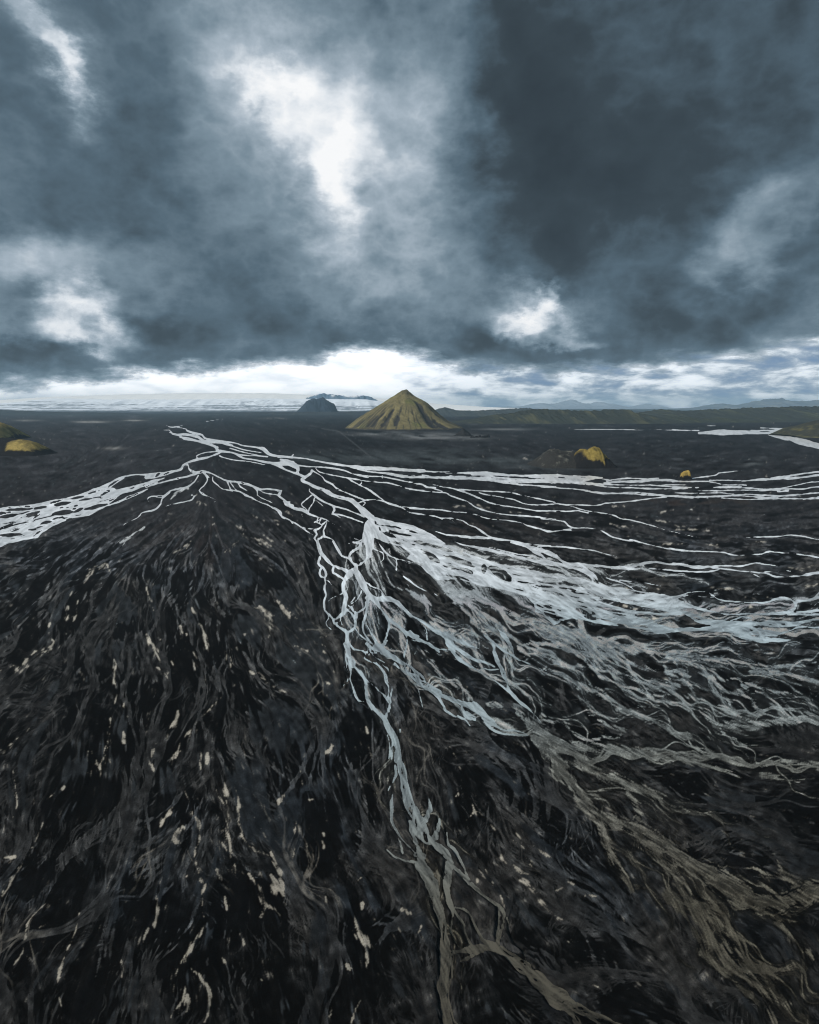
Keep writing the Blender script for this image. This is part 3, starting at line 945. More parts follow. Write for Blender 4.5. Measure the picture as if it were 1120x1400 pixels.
# ---------------------------------------------------------------- braided networks
# Rivulets are let run down the fan through a shared field of small obstacles: they gather, part and gather again.
def network(sx, sy, amp, shared, own, life, steps, rng, h=0.8, groups=4, w=None, back=False):
    sc = np.clip(NEAR/300, 0.30, 1.5).astype(np.float32)
    am = amp*np.clip((NEAR/330)**1.25, 0.06, 1.0)
    cs = []
    for g_ in range(groups):
        a = ang0 + am*(0.85*shared + 0.45*adaptive(own, rng)); cs.append((np.cos(a).astype(np.float32), np.sin(a).astype(np.float32)))
    CS = np.stack([c[0] for c in cs]); SN = np.stack([c[1] for c in cs])
    x = sx.astype(np.float32).copy() - X0; y = sy.astype(np.float32).copy() - Y0; gi = rng.integers(0, groups, len(x))
    wt = np.ones(len(x), np.float32) if w is None else w.astype(np.float32)
    D = np.zeros(H_*W_, np.float32)
    for i in range(steps):
        xi = x.astype(np.int32); yi = y.astype(np.int32)
        ok = (xi >= 0) & (yi >= 0) & (xi < W_ - 1) & (yi < H_ - 1) & (rng.uniform(0, 1, len(x)) > 1.0/life)
        x, y, gi, wt = x[ok], y[ok], gi[ok], wt[ok]; xi, yi = xi[ok], yi[ok]
        if not len(x): break
        fx, fy = x - xi, y - yi; s = sc[yi, xi]; b = yi*W_ + xi
        ww = wt*min(1.0, (i + 1)/8)
        D += np.bincount(b, ww*(1-fx)*(1-fy), H_*W_) + np.bincount(b+1, ww*fx*(1-fy), H_*W_) + np.bincount(b+W_, ww*(1-fx)*fy, H_*W_) + np.bincount(b+W_+1, ww*fx*fy, H_*W_)
        x = x + h*s*CS[gi, yi, xi]; y = y + h*s*SN[gi, yi, xi]
    return D.reshape(H_, W_).astype(np.float32)
def seeds(n, rng, ylo=680, p=0.8):
    return rng.uniform(X0 + 2, X1 - 2, n), ylo + (1444 - ylo)*rng.uniform(0, 1, n)**p
def flux(D, sm, wide=45):
    b = blur(D, sm); return b/(blur(D, wide) + 1e-3)
shC = adaptive((3, 8, 20, 38), RNG); shF = adaptive((1.2, 3, 6.5, 11), RNG); shM = adaptive((2, 5, 11, 20), RNG)
NC = flux(network(*seeds(7000, RNG), 0.46, shC, (3, 8, 18, 34), 320, 420, RNG, h=1.0, groups=3), 1.5)
NM = flux(network(*seeds(9000, RNG), 0.52, shM, (2, 5, 11, 20), 160, 260, RNG, h=0.9, groups=4), 0.7)
NF = flux(network(*seeds(14000, RNG), 0.62, shF, (1.2, 3, 6, 10), 70, 130, RNG, h=0.8, groups=4), 0.3)

# frayed banks
fray = np.clip(NEAR/220, 0.10, 1.5)
water = np.where(NEAR < 230, np.where(np.abs(water) < 1.2, water + 0.12, water), water)
water = water + (0.40*L2 + 0.45*L1 + 0.40*L0) * np.clip(NEAR/300, 0.05, 1.5) * np.clip(0.55 + np.abs(water)*0.05, 0, 1.1)
# bars of sand inside the wide reaches: the gaps of a braided net
inner = sstep(np.where(GY < 720, 0.7, 1.5), np.where(GY < 720, 1.3, 2.6), water)*sstep(632, 645, GY)*np.where((GY < 700) & (GX > 420), 0, 1)
thr = np.interp(GY, [620, 690, 760, 860, 1000, 1440], [0.30, 0.30, 0.10, 0.12, 0.2, 0.34]) + np.interp(GX, [0, 300, 440, 600, 720], [0.02, 0.0, -0.26, -0.16, 0.0])*sstep(800, 770, GY)
gap = (0.55*NM + 0.30*NF + 0.25*NC + 0.16*L2 + 0.12*L1 - thr*1.5)
gap2 = 1.0 - (0.70*L2 + 0.50*L1 + 0.45*L3) + np.interp(GX, [300, 440, 600, 700], [0, 0.9, 0.7, 0.3])
gap = np.where(GY < 720, gap2, lerp(gap2, gap, sstep(720, 800, GY)))
water = np.where(inner > 0.05, np.minimum(water, lerp(40, gap*np.clip(NEAR/60, 1.5, 6), inner)), water)
# side rills: threads that leave the open water and run on over the sand
wsx, wsy, wsw = [], [], []
cand = np.argwhere((water > 0.2) & (GY > 735 + np.maximum(0, (GX - 560)*0.13)) & (GX > 470) & (GY < 1230))
pick = cand[RNG.integers(0, len(cand), 3600)]
siltpts = np.vstack([np.column_stack([S_[:, 0] + RNG.normal(0, 0.35, len(S_))*S_[:, 2], S_[:, 1] + RNG.normal(0, 0.35, len(S_))*S_[:, 2], S_[:, 2]]) for b_ in SILT for P_ in parse(b_) for S_ in [spline(P_)] for _ in range(4)])
siltpts = siltpts[siltpts[:, 1] > 700]
pr = np.clip(siltpts[:, 2], 1, 14); siltpts = siltpts[RNG.choice(len(siltpts), 8000, p=pr/pr.sum())]
sx = np.concatenate([pick[:, 1] + X0 + RNG.uniform(0, 1, len(pick)), siltpts[:, 0]]); sy = np.concatenate([pick[:, 0] + Y0 + RNG.uniform(0, 1, len(pick)), siltpts[:, 1]])
NS = network(sx, sy, 0.52, adaptive((1.0, 2.4, 5.5, 10), RNG), (1.0, 2.4, 5, 9), 75, 200, RNG, h=0.8, groups=5)
NS = blur(NS, 0.35)/np.clip(NEAR/300, 0.35, 2.0)
cp = np.vstack([np.column_stack([S_[:, 0] + RNG.normal(0, 0.40, len(S_))*S_[:, 2], S_[:, 1] + RNG.normal(0, 0.40, len(S_))*S_[:, 2], S_[:, 2]]) for b_ in CREAM for P_ in parse(b_) for S_ in [spline(P_)] for _ in range(5)])
pr = np.clip(cp[:, 2], 0.6, 8); cp = cp[RNG.choice(len(cp), 5200, p=pr/pr.sum())]
NK = network(cp[:, 0], cp[:, 1], 0.50, shF, (1.0, 2.2, 4, 7), 9, 22, RNG, h=0.7, groups=4)
NK = blur(NK, 0.3)/np.clip(NEAR/300, 0.35, 2.0)

# ---------------------------------------------------------------- colours of the sand (albedo, near sand darkened in place of cloud shade)
def col(c): return np.array(c, np.float32)
def mixc(a, c, t): return a + (col(c) - a)*t[..., None]
def patch(cx, cy, rx, ry): return np.exp(-((GX-cx)/rx)**2 - ((GY-cy)/ry)**2)
hs = lic(adaptive((0.8, 1.4, 3, 5), RNG), 20, 2.2)
nr_ = sstep(670, 760, GY)
hi = np.interp(GY, [560, 650, 760, 900, 1000, 1200, 1440], [0.023, 0.025, 0.032, 0.031, 0.0265, 0.0195, 0.0140])  # falls off towards the drone: shade of the overcast put into the sand
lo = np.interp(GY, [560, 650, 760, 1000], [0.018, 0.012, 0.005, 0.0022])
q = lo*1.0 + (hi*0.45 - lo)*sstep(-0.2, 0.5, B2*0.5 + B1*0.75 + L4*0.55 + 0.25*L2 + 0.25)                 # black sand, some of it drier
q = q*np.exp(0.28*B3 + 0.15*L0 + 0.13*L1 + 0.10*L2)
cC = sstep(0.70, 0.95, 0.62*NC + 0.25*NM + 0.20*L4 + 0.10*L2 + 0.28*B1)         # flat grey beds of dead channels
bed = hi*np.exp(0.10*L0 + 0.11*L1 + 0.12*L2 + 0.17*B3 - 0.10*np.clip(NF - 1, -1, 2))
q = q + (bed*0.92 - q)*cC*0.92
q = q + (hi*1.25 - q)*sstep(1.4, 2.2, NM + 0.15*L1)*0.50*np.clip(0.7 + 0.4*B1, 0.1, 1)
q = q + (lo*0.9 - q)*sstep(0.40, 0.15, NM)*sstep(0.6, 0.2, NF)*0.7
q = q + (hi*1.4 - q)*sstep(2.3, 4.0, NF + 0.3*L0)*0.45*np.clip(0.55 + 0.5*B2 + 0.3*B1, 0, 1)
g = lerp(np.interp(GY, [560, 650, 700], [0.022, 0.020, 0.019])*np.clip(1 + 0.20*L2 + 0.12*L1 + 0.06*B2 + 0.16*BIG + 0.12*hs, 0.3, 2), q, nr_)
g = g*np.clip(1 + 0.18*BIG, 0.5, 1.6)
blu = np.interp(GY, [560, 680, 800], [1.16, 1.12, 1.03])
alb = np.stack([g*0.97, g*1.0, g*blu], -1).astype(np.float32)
warm = sstep(0.0, 1.4, B1*0.6 + L4*0.5 + BIG*0.5)*sstep(680, 800, GY)
alb *= (1 + warm[..., None]*(col((0.05, 0.005, -0.05))))
# smooth sheets of slate-blue damp sand
def blobs(lst):
    o = np.zeros((H_, W_), np.float32)
    for x, y, a, b, r in lst:
        ca, sa = math.cos(R(r)), math.sin(R(r)); u = ((GX-x)*ca + (GY-y)*sa)/a; v = (-(GX-x)*sa + (GY-y)*ca)/b
        o = np.maximum(o, 1.4 - np.hypot(u, v))
    return o
sheet = blobs(((405, 855, 46, 24, 55), (352, 850, 24, 34, 40), (420, 930, 50, 34, 55), (385, 1000, 42, 44, 70), (350, 1090, 64, 30, 80), (390, 1130, 44, 26, 70), (320, 735, 36, 22, 40), (330, 780, 32, 20, 30), (170, 830, 30, 12, 60), (440, 790, 30, 14, 60)))
sheet = sstep(0.25, 0.55, sheet + 0.20*L3 + 0.14*L2 + 0.10*L1 + 0.14*B2)*(1 - 0.8*sstep(1.6, 2.4, NM))
alb = alb + (np.interp(GY, [700, 950, 1200], [1.05, 0.95, 0.75])[..., None]*col((0.0168, 0.0195, 0.0222))*(1 + 0.10*B3 + 0.06*L1)[..., None] - alb)*(sheet*0.9)[..., None]
cool = sstep(0.3, 1.3, -B1*0.5 + BIG*0.8 + L3*0.2)*sstep(690, 760, GY)
alb = alb + (alb*col((0.93, 1.0, 1.08)) - alb)*cool[..., None]
# traced black hollows
dk = sstep(-2.0, 2.0, dark - 2 + (L3*1.6 + L2*1.6 + L1*0.8 + B2*1.2)*fray*1.6)*(1 - 0.85*sstep(1.3, 2.2, NM))
alb = mixc(alb, (0.0026, 0.0028, 0.0031), dk*0.92)
# far plain: faint pale streaks of silt and the dust flats at the foot of the cone
fl = sstep(1.0, 2.4, hs + 0.4*BIG)*sstep(660, 640, GY)
alb = mixc(alb, (0.085, 0.09, 0.10), fl*0.35)
flat = np.clip(patch(600, 597, 55, 4.2)*(1.0+0.5*hs) + 0.9*patch(520, 593, 40, 3)*(0.4+0.5*hs) + patch(690, 587, 30, 1.2), 0, 1)
alb = mixc(alb, (0.17, 0.18, 0.185), flat*0.85)
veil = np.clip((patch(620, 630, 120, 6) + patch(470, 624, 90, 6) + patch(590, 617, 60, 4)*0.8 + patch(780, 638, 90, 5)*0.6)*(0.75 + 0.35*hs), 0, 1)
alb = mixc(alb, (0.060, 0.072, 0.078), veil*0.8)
pale = np.clip((patch(125, 577, 22, 1.2) + patch(40, 575, 18, 1.0)*0.7 + patch(375, 572, 14, 1.2) + patch(180, 575, 20, .8)*.6 + patch(155, 613, 18, 2.0)*0.4)*(0.8+0.5*hs), 0, 1)
alb = mixc(alb, (0.26, 0.26, 0.25), pale)
dust = np.clip(patch(1030, 634, 14, 6)*0.5*(0.6 + 0.5*hs), 0, 1); alb = mixc(alb, (0.16, 0.18, 0.19), dust)
# vehicle track across the plain
def track(x0, y0, x1, y1, w):
    s = np.clip(((GX-x0)*(x1-x0)+(GY-y0)*(y1-y0))/((x1-x0)**2+(y1-y0)**2), 0, 1)
    return sstep(w, w*0.3, np.hypot(GX-x0-s*(x1-x0), GY-y0-s*(y1-y0)))
alb = mixc(alb, (0.085, 0.09, 0.095), 0.55*np.maximum(track(464, 590, 507, 625, 1.1), track(440, 586, 464, 590, 1.0)))
# brown-red crust under the belt on the right and beside the wash
crust = np.clip(patch(960, 688, 120, 7) + patch(640, 722, 60, 9)*0.7 + patch(250, 745, 80, 40)*0.5, 0, 1)*sstep(-0.2, 1.2, hs + L3*0.4)
alb = mixc(alb, (0.036, 0.026, 0.022), crust*0.7)
# spring-grey bars at right beyond the wash
rb = sstep(0.5, 1.6, hs*0.9 + L2*0.4)*sstep(560, 700, GX)*sstep(655, 690, GY)*sstep(900, 820, GY)
alb = mixc(alb, (0.028, 0.027, 0.027), rb*0.5)
bk = sstep(0.5, 1.5, -hs*0.8 - L3*0.5)*sstep(600, 750, GX)*sstep(680, 720, GY)*sstep(960, 900, GY)
alb = mixc(alb, (0.004, 0.0042, 0.0046), bk*0.9)
# pale silt left by the spreading threads: film, ribbons, fresh veins
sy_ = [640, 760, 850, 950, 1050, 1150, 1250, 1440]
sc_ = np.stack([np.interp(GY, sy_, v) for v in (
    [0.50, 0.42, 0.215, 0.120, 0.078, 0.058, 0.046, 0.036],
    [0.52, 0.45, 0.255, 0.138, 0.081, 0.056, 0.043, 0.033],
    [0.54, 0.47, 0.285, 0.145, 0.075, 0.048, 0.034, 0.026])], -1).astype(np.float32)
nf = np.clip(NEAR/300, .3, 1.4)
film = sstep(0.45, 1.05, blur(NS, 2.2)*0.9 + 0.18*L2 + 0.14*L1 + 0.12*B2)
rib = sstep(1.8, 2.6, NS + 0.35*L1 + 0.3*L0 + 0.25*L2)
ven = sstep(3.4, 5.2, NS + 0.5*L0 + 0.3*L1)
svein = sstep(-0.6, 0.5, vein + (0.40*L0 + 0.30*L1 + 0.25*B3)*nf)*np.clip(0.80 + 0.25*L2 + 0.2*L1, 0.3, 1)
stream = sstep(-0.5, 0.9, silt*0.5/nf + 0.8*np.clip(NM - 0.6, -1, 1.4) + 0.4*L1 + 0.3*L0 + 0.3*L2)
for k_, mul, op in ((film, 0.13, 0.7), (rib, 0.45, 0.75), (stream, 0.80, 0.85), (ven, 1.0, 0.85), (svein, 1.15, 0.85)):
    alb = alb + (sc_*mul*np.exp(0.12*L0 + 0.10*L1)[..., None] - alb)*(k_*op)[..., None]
# firm up margins: sand sorts sharply by grain size, so bed, bar and vein meet at edges
la = np.log(np.clip(alb, 0.0012, 0.9))
lm = la.mean(-1); b1_ = blur(lm, 1.6); b2_ = blur(lm, 9)
la += ((0.75*(lm - b1_) + 0.40*(b1_ - b2_))*sstep(640, 740, GY))[..., None]
alb = np.clip(np.exp(la), 0.0015, np.maximum(sc_, 0.30)).astype(np.float32)
# cream efflorescence: traced flakes and free threads along the rivulets
dense = np.clip(0.35 + 0.5*B1 + 0.4*BIG, 0, 1)*np.interp(GX, [0, 430, 520, 1120], [1.0, 1.0, 0.55, 0.35])*np.interp(GY, [690, 780, 900, 1100, 1440], [0.0, 0.45, 0.85, 0.75, 0.5])
cv = np.maximum(sstep(-0.35, 0.45, cream*0.9 + (L1*0.35 + L0*0.6 + L2*0.25 + B3*0.6)*np.clip(NEAR/300, .3, 1.0) - 0.3), sstep(1.2, 3.0, NK + 0.45*L0 + 0.4*B3)*0.7)
cf = sstep(3.2, 5.4, NF + 0.5*L0 + 0.4*B3 + 1.3*(dense - 0.5))*sstep(0.15, 0.6, dense)
cm = sstep(3.0, 4.6, NM + 0.5*L0 + 0.4*B3 + 0.8*(dense - 0.5))*sstep(0.35, 0.7, dense)*0.25
cv = np.clip(np.maximum(np.maximum(cv*np.clip(0.8 + 0.3*B3 + 0.2*L0, 0.2, 1), cf*0.30), cm), 0, 1)
cc = np.stack([np.interp(GY, [650, 800, 1000, 1200, 1440], v) for v in ([.34, .34, .31, .26, .21], [.325, .32, .29, .24, .195], [.30, .28, .25, .205, .165])], -1).astype(np.float32)  # flakes dim towards the drone with the same painted cloud shade
alb = alb + (cc*np.clip(1 + 0.25*B3 + 0.15*L0, 0.4, 1.3)[..., None] - alb)*(blur(cv, 0.4)*0.82)[..., None]
# grain
alb *= np.clip(1 + (0.12*B3 + 0.10*RNG.standard_normal((H_, W_)))*np.interp(GY, [600, 720], [0.35, 1.0]), 0.35, 1.7)[..., None]
alb = np.clip(alb, 0.0015, 0.6).astype(np.float32)

# water colour: glacial flour near the glacier, browner with black sand downstream, cloud shade painted in there
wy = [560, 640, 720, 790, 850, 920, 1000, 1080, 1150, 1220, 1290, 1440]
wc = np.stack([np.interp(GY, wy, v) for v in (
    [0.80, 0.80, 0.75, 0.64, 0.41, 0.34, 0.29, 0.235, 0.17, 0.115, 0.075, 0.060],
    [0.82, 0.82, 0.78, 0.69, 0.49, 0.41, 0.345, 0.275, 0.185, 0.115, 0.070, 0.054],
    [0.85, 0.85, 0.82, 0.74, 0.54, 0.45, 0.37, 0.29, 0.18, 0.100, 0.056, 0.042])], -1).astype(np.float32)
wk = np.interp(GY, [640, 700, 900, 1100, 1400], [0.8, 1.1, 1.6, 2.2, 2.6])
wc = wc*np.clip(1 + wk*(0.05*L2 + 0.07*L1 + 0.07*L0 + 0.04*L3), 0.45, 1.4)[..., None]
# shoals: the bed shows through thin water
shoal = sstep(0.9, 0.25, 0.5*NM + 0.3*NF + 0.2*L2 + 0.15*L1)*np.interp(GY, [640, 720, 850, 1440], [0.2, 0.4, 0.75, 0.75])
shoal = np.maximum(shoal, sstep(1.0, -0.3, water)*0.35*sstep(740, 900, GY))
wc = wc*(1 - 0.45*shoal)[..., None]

# ---------------------------------------------------------------- meshes of the plain and of the water on it
k_ = H/(GY - HY); PX = (GX - CX)*k_; PY = F*k_
relief = (0.10*L3 + 0.05*L2 + 0.16*L4)*sstep(660, 820, GY)
bank = np.clip(-water, -3, 3)*0.07
PZ = np.where(water < -1, bank + np.maximum(relief + 0.25, 0)*np.clip((-water - 1)/4, 0, 1), bank)
# shelves beyond the image pixel grid
ex = np.concatenate([[-34000, -12000, -4000, -1500, -700, -400], XS, [1500, 1800, 2600, 5000, 13000, 61000]]).astype(np.float32)
ey = np.concatenate([[555.9, 556.3], YS, [1470, 1600, 2000, 3000, 8000]]).astype(np.float32)
def pad(a, mode='edge'): return np.pad(a, ((2, 5), (6, 6)) + ((0, 0),)*(a.ndim - 2), mode=mode)
EX, EY = np.meshgrid(ex, ey); kk = H/(EY - HY)
VX = (EX - CX)*kk; VY = F*kk; VZ = pad(PZ); VA = pad(alb)
outer = np.ones_like(VZ, bool); outer[2:-5, 6:-6] = False
VZ[outer] = 0.3; VA[outer] = np.array([0.02, 0.021, 0.023])
nr, nc = VX.shape
co = np.stack([VX, VY, VZ], -1).reshape(-1, 3)
# closing row behind the drone
bx = (np.linspace(-1, 1, nc)*34000); backrow = np.stack([bx, np.full(nc, -40000.0), np.full(nc, 0.3)], -1)
lim = np.abs(co[:, 0]) > 34000; co[lim, 0] = np.sign(co[lim, 0])*34000
co[:, 1] = np.minimum(co[:, 1], 34000)
co = np.concatenate([co, backrow]); va = np.concatenate([VA.reshape(-1, 3), np.tile(np.array([[0.02, 0.021, 0.023]], np.float32), (nc, 1))])
ii = np.arange(nr*nc).reshape(nr, nc); ii = np.vstack([ii, nr*nc + np.arange(nc)])
quads = np.stack([ii[1:, :-1], ii[1:, 1:], ii[:-1, 1:], ii[:-1, :-1]], -1).reshape(-1, 4)

m_sand, n = material('black_sand')
at = n.new('ShaderNodeAttribute', attribute_name='sand')
geo = n.new('ShaderNodeNewGeometry')
nz = n.new('ShaderNodeTexNoise', {'Vector': geo.outputs['Position'], 'Scale': 1.6, 'Detail': 5.0, 'Roughness': 0.7})
nz2 = n.new('ShaderNodeTexNoise', {'Vector': geo.outputs['Position'], 'Scale': 0.02, 'Detail': 6.0, 'Roughness': 0.65})
f1 = n.new('ShaderNodeMapRange', {'Value': nz.outputs[0], 'From Min': 0.3, 'From Max': 0.7, 'To Min': 0.72, 'To Max': 1.28}).outputs[0]
f2 = n.new('ShaderNodeMapRange', {'Value': nz2.outputs[0], 'From Min': 0.3, 'From Max': 0.7, 'To Min': 0.85, 'To Max': 1.15}).outputs[0]
c = n.vmath('SCALE', at.outputs['Color']); n.t.links.new(n.math('MULTIPLY', f1, f2), c.inputs['Scale'])
bmp = n.new('ShaderNodeBump', {'Height': nz.outputs[0], 'Strength': 0.5, 'Distance': 0.25})
bs = n.new('ShaderNodeBsdfPrincipled', {'Base Color': c.outputs[0], 'Roughness': 0.95, 'Specular IOR Level': 0.06, 'Normal': bmp.outputs[0]})
n.new('ShaderNodeOutputMaterial', {'Surface': bs.outputs[0]})
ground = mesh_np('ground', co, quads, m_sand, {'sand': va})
tag(ground, 'black sand outwash plain streaked with grey gravel and pale dried silt', 'ground', kind='structure')

m_water, n = material('glacial_water')
at = n.new('ShaderNodeAttribute', attribute_name='silt')
geo = n.new('ShaderNodeNewGeometry')
nz = n.new('ShaderNodeTexNoise', {'Vector': geo.outputs['Position'], 'Scale': 0.9, 'Detail': 4.0, 'Roughness': 0.65})
bmp = n.new('ShaderNodeBump', {'Height': nz.outputs[0], 'Strength': 0.18, 'Distance': 0.15})
bs = n.new('ShaderNodeBsdfPrincipled', {'Base Color': at.outputs['Color'], 'Roughness': 0.20, 'IOR': 1.33, 'Specular IOR Level': 0.45, 'Normal': bmp.outputs[0]})
n.new('ShaderNodeOutputMaterial', {'Surface': bs.outputs[0]})
wet = (water > -2.6)
cell = wet[:-1, :-1] | wet[1:, :-1] | wet[:-1, 1:] | wet[1:, 1:]
jj = np.arange(H_*W_).reshape(H_, W_)
wq = np.stack([jj[1:, :-1], jj[1:, 1:], jj[:-1, 1:], jj[:-1, :-1]], -1)[cell]
used = np.unique(wq); remap = np.full(H_*W_, -1, np.int64); remap[used] = np.arange(len(used))
wco = np.stack([PX, PY, np.zeros_like(PX)], -1).reshape(-1, 3)[used]
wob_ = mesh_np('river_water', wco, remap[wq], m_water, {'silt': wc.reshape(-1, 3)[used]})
tag(wob_, 'milky braided glacial river spreading over the black sand', 'river', kind='structure')
# ---------------------------------------------------------------- hills, mountains, glacier
def vnoise(x, y, seed, octv=4, rough=0.55):
    """value noise fbm on arbitrary coordinates, about -1..1"""
    o = np.zeros_like(x, dtype=np.float64); a = 1.0; tot = 0
    for i in range(octv):
        r = np.random.default_rng(seed*31 + i).uniform(-1, 1, (256, 256))
        xi = np.floor(x).astype(int); yi = np.floor(y).astype(int); fx = x - xi; fy = y - yi
        fx = fx*fx*(3-2*fx); fy = fy*fy*(3-2*fy)
        A = r[yi % 256, xi % 256]; B = r[yi % 256, (xi+1) % 256]; C = r[(yi+1) % 256, xi % 256]; D = r[(yi+1) % 256, (xi+1) % 256]
        o += a*((A*(1-fx)+B*fx)*(1-fy) + (C*(1-fx)+D*fx)*fy); tot += a
        a *= rough; x = x*2.03 + 17.1; y = y*2.03 + 5.7
    return o/tot
def land_material(name, rough=0.95, scale=0.05, amt=0.25, bump=0.4, dist=2.0):
    m, n = material(name)
    at = n.new('ShaderNodeAttribute', attribute_name='cover')
    geo = n.new('ShaderNodeNewGeometry')
    nz = n.new('ShaderNodeTexNoise', {'Vector': geo.outputs['Position'], 'Scale': scale, 'Detail': 7.0, 'Roughness': 0.68})
    f = n.new('ShaderNodeMapRange', {'Value': nz.outputs[0], 'From Min': 0.3, 'From Max': 0.7, 'To Min': 1-amt, 'To Max': 1+amt}).outputs[0]
    c = n.vmath('SCALE', at.outputs['Color']); n.t.links.new(f, c.inputs['Scale'])
    b = n.new('ShaderNodeBump', {'Height': nz.outputs[0], 'Strength': bump, 'Distance': dist})
    s = n.new('ShaderNodeBsdfPrincipled', {'Base Color': c.outputs[0], 'Roughness': rough, 'Specular IOR Level': 0.1, 'Normal': b.outputs[0]})
    n.new('ShaderNodeOutputMaterial', {'Surface': s.outputs[0]})
    return m
M_MOSS = land_material('moss_and_scree', scale=0.06, amt=0.22)
M_MOSS_NEAR = land_material('moss_over_tuff', scale=0.25, amt=0.3, dist=0.8)
M_FAR = land_material('weathered_rock', scale=0.008, amt=0.25, bump=0.5, dist=12.0)
M_ICE = land_material('glacier_ice', scale=0.01, amt=0.08, bump=0.3, dist=5.0, rough=0.8)
M_ROCK = land_material('basalt', scale=0.3, amt=0.35, dist=0.6)

def grid_obj(name, X, Y, Z, colr, mat, skirt=3.0):
    nr, nc = X.shape
    ii = np.arange(nr*nc).reshape(nr, nc)
    q = np.stack([ii[:-1, :-1], ii[:-1, 1:], ii[1:, 1:], ii[1:, :-1]], -1).reshape(-1, 4)
    co = np.stack([X, Y, Z], -1).reshape(-1, 3)
    c0 = co.mean(0); c0[2] = 0
    o = mesh_np(name, co - c0, q, mat, {'cover': colr.reshape(-1, 3)})
    o.location = c0
    return o

# --- the moss-green cone
def cone_mountain():
    cx, cy = (556-CX)*3300/F, 3300.0
    nth, nr = 420, 150
    th = np.linspace(0, 2*math.pi, nth); rr = np.linspace(0, 1, nr)**0.9
    TH, RR = np.meshgrid(th, rr)                      # th = 0 towards +X, pi/2 away, -pi/2 towards the drone
    Rl, Rr = 302.0, 306.0
    s = np.cos(TH)
    Rb = Rl*(1 - sstep(-1, 1, s)) + Rr*sstep(-1, 1, s)
    r = RR*Rb*1.12
    px2m = 3300/F
    # silhouettes of both flanks: horizontal offset -> height
    lx = np.array([0, 3, 6, 15, 25, 31, 37, 49, 57, 67, 76, 84, 90])*px2m
    lz = 120 - (np.array([532.8, 533.4, 533.8, 539.5, 546.2, 550, 554, 561, 566, 572.6, 579, 584, 589]) - HY)*px2m
    rx = np.array([0, 2, 6, 10, 17, 23, 29, 34, 38, 46, 58, 70, 78, 84, 90])*px2m
    rz = 120 - (np.array([532.8, 533.6, 537, 540.5, 545, 548.4, 552, 556, 560.5, 567.5, 576, 581.5, 584.8, 587, 589]) - HY)*px2m
    z = np.interp(r, lx, lz)*(1 - sstep(-0.7, 0.7, s)) + np.interp(r, rx, rz)*sstep(-0.7, 0.7, s)
    X = cx + r*np.cos(TH); Y = cy + r*np.sin(TH)
    rad = r/300
    # gullies that widen downslope
    gn = vnoise(np.cos(TH)*9 + 40, np.sin(TH)*9 + rad*1.2 + 40, 3, 4)
    gn2 = vnoise(np.cos(TH)*26 + 90, np.sin(TH)*26 + rad*2 + 40, 5, 3)
    rid = 1 - np.abs(gn)*2.2
    amp = np.clip(rad*1.6, 0, 1)*np.clip((z + 6)/60, 0, 1)
    low = (sstep(0.62, 1.0, rad)*0.36 + 0.01)*np.clip(0.6 + 1.3*vnoise(np.cos(TH)*2.2 + 7, np.sin(TH)*2.2 + rad*2 + 7, 61, 2), 0.05, 1.3)
    z = z - low*amp*(3.5*np.clip(rid, 0, 1)**2 + 1.6*np.clip(1 - np.abs(gn2)*2.5, 0, 1)**2) + low*amp*1.6 + 4.5*vnoise(X/22+300, Y/22+300, 8, 5)*np.clip(z/40, 0, 1) + 5.0*vnoise(X/70+30, Y/70+30, 18, 3)*np.clip(z/60, 0, 1)*np.clip(rad*3, 0, 1)
    # the broad dark gully of the right-hand front flank and three cuts on the left front
    def gully(t0, r0, r1, wd, dep):
        d = (TH - t0 + math.pi) % (2*math.pi) - math.pi
        k = np.exp(-(d/wd)**2)*sstep(r0, r0 + 0.18, rad)*sstep(r1 + .1, r1, rad)
        return k*dep, k
    dk = np.zeros_like(z)
    for t0, r0, r1, wd, dep in ((R(-57), 0.20, 0.90, 0.12, 14), (R(-47), 0.55, 0.95, 0.08, 7), (R(-101), 0.62, 0.93, 0.05, 6), (R(-113), 0.46, 0.97, 0.05, 9), (R(-124), 0.56, 0.98, 0.035, 8), (R(-129), 0.66, 1.0, 0.03, 5), (R(-143), 0.62, 1.0, 0.03, 5), (R(-28), 0.35, 0.62, 0.05, 5)):
        dz, k = gully(t0 + 2*math.pi*0, r0, r1, wd, dep); z = z - dz; dk = np.maximum(dk, k)
    z = np.where(rad > 1.0, z - (rad - 1.0)*40, z)
    moss = np.zeros(z.shape + (3,), np.float32) + col((0.150, 0.130, 0.064))
    v = vnoise(X/35+50, Y/35+50, 12, 5)
    moss *= (1 + 0.45*v)[..., None]
    moss = mixc(moss, (0.13, 0.13, 0.045), sstep(0.0, 0.6, vnoise(X/80+9, Y/80+9, 14, 3)))
    scree = sstep(0.30, 0.62, dk + 0.45*vnoise(X/16+11, Y/16+90, 15, 5))
    scree = np.maximum(scree, sstep(0.62, 0.9, np.clip(rid, 0, 1) + 0.25*gn2)*sstep(0.35, 0.6, rad)*0.8)
    scree = np.maximum(scree, sstep(10, 2, z + 5*vnoise(X/20+3, Y/20+3, 16, 4)))
    moss = mixc(moss, (0.030, 0.028, 0.026), np.clip(scree, 0, 1))
    crag = sstep(165, 200, z)*0.45 + sstep(0.1, 0.5, vnoise(X/12+70, Y/12+20, 17, 3))*sstep(90, 180, z)*0.5
    moss = mixc(moss, (0.05, 0.047, 0.03), np.clip(crag, 0, 0.8))
    o = grid_obj('cone_mountain', X, Y, z, moss, M_MOSS)
    tag(o, 'steep mossy yellow-green cone mountain standing alone on the black plain', 'mountain')
cone_mountain()

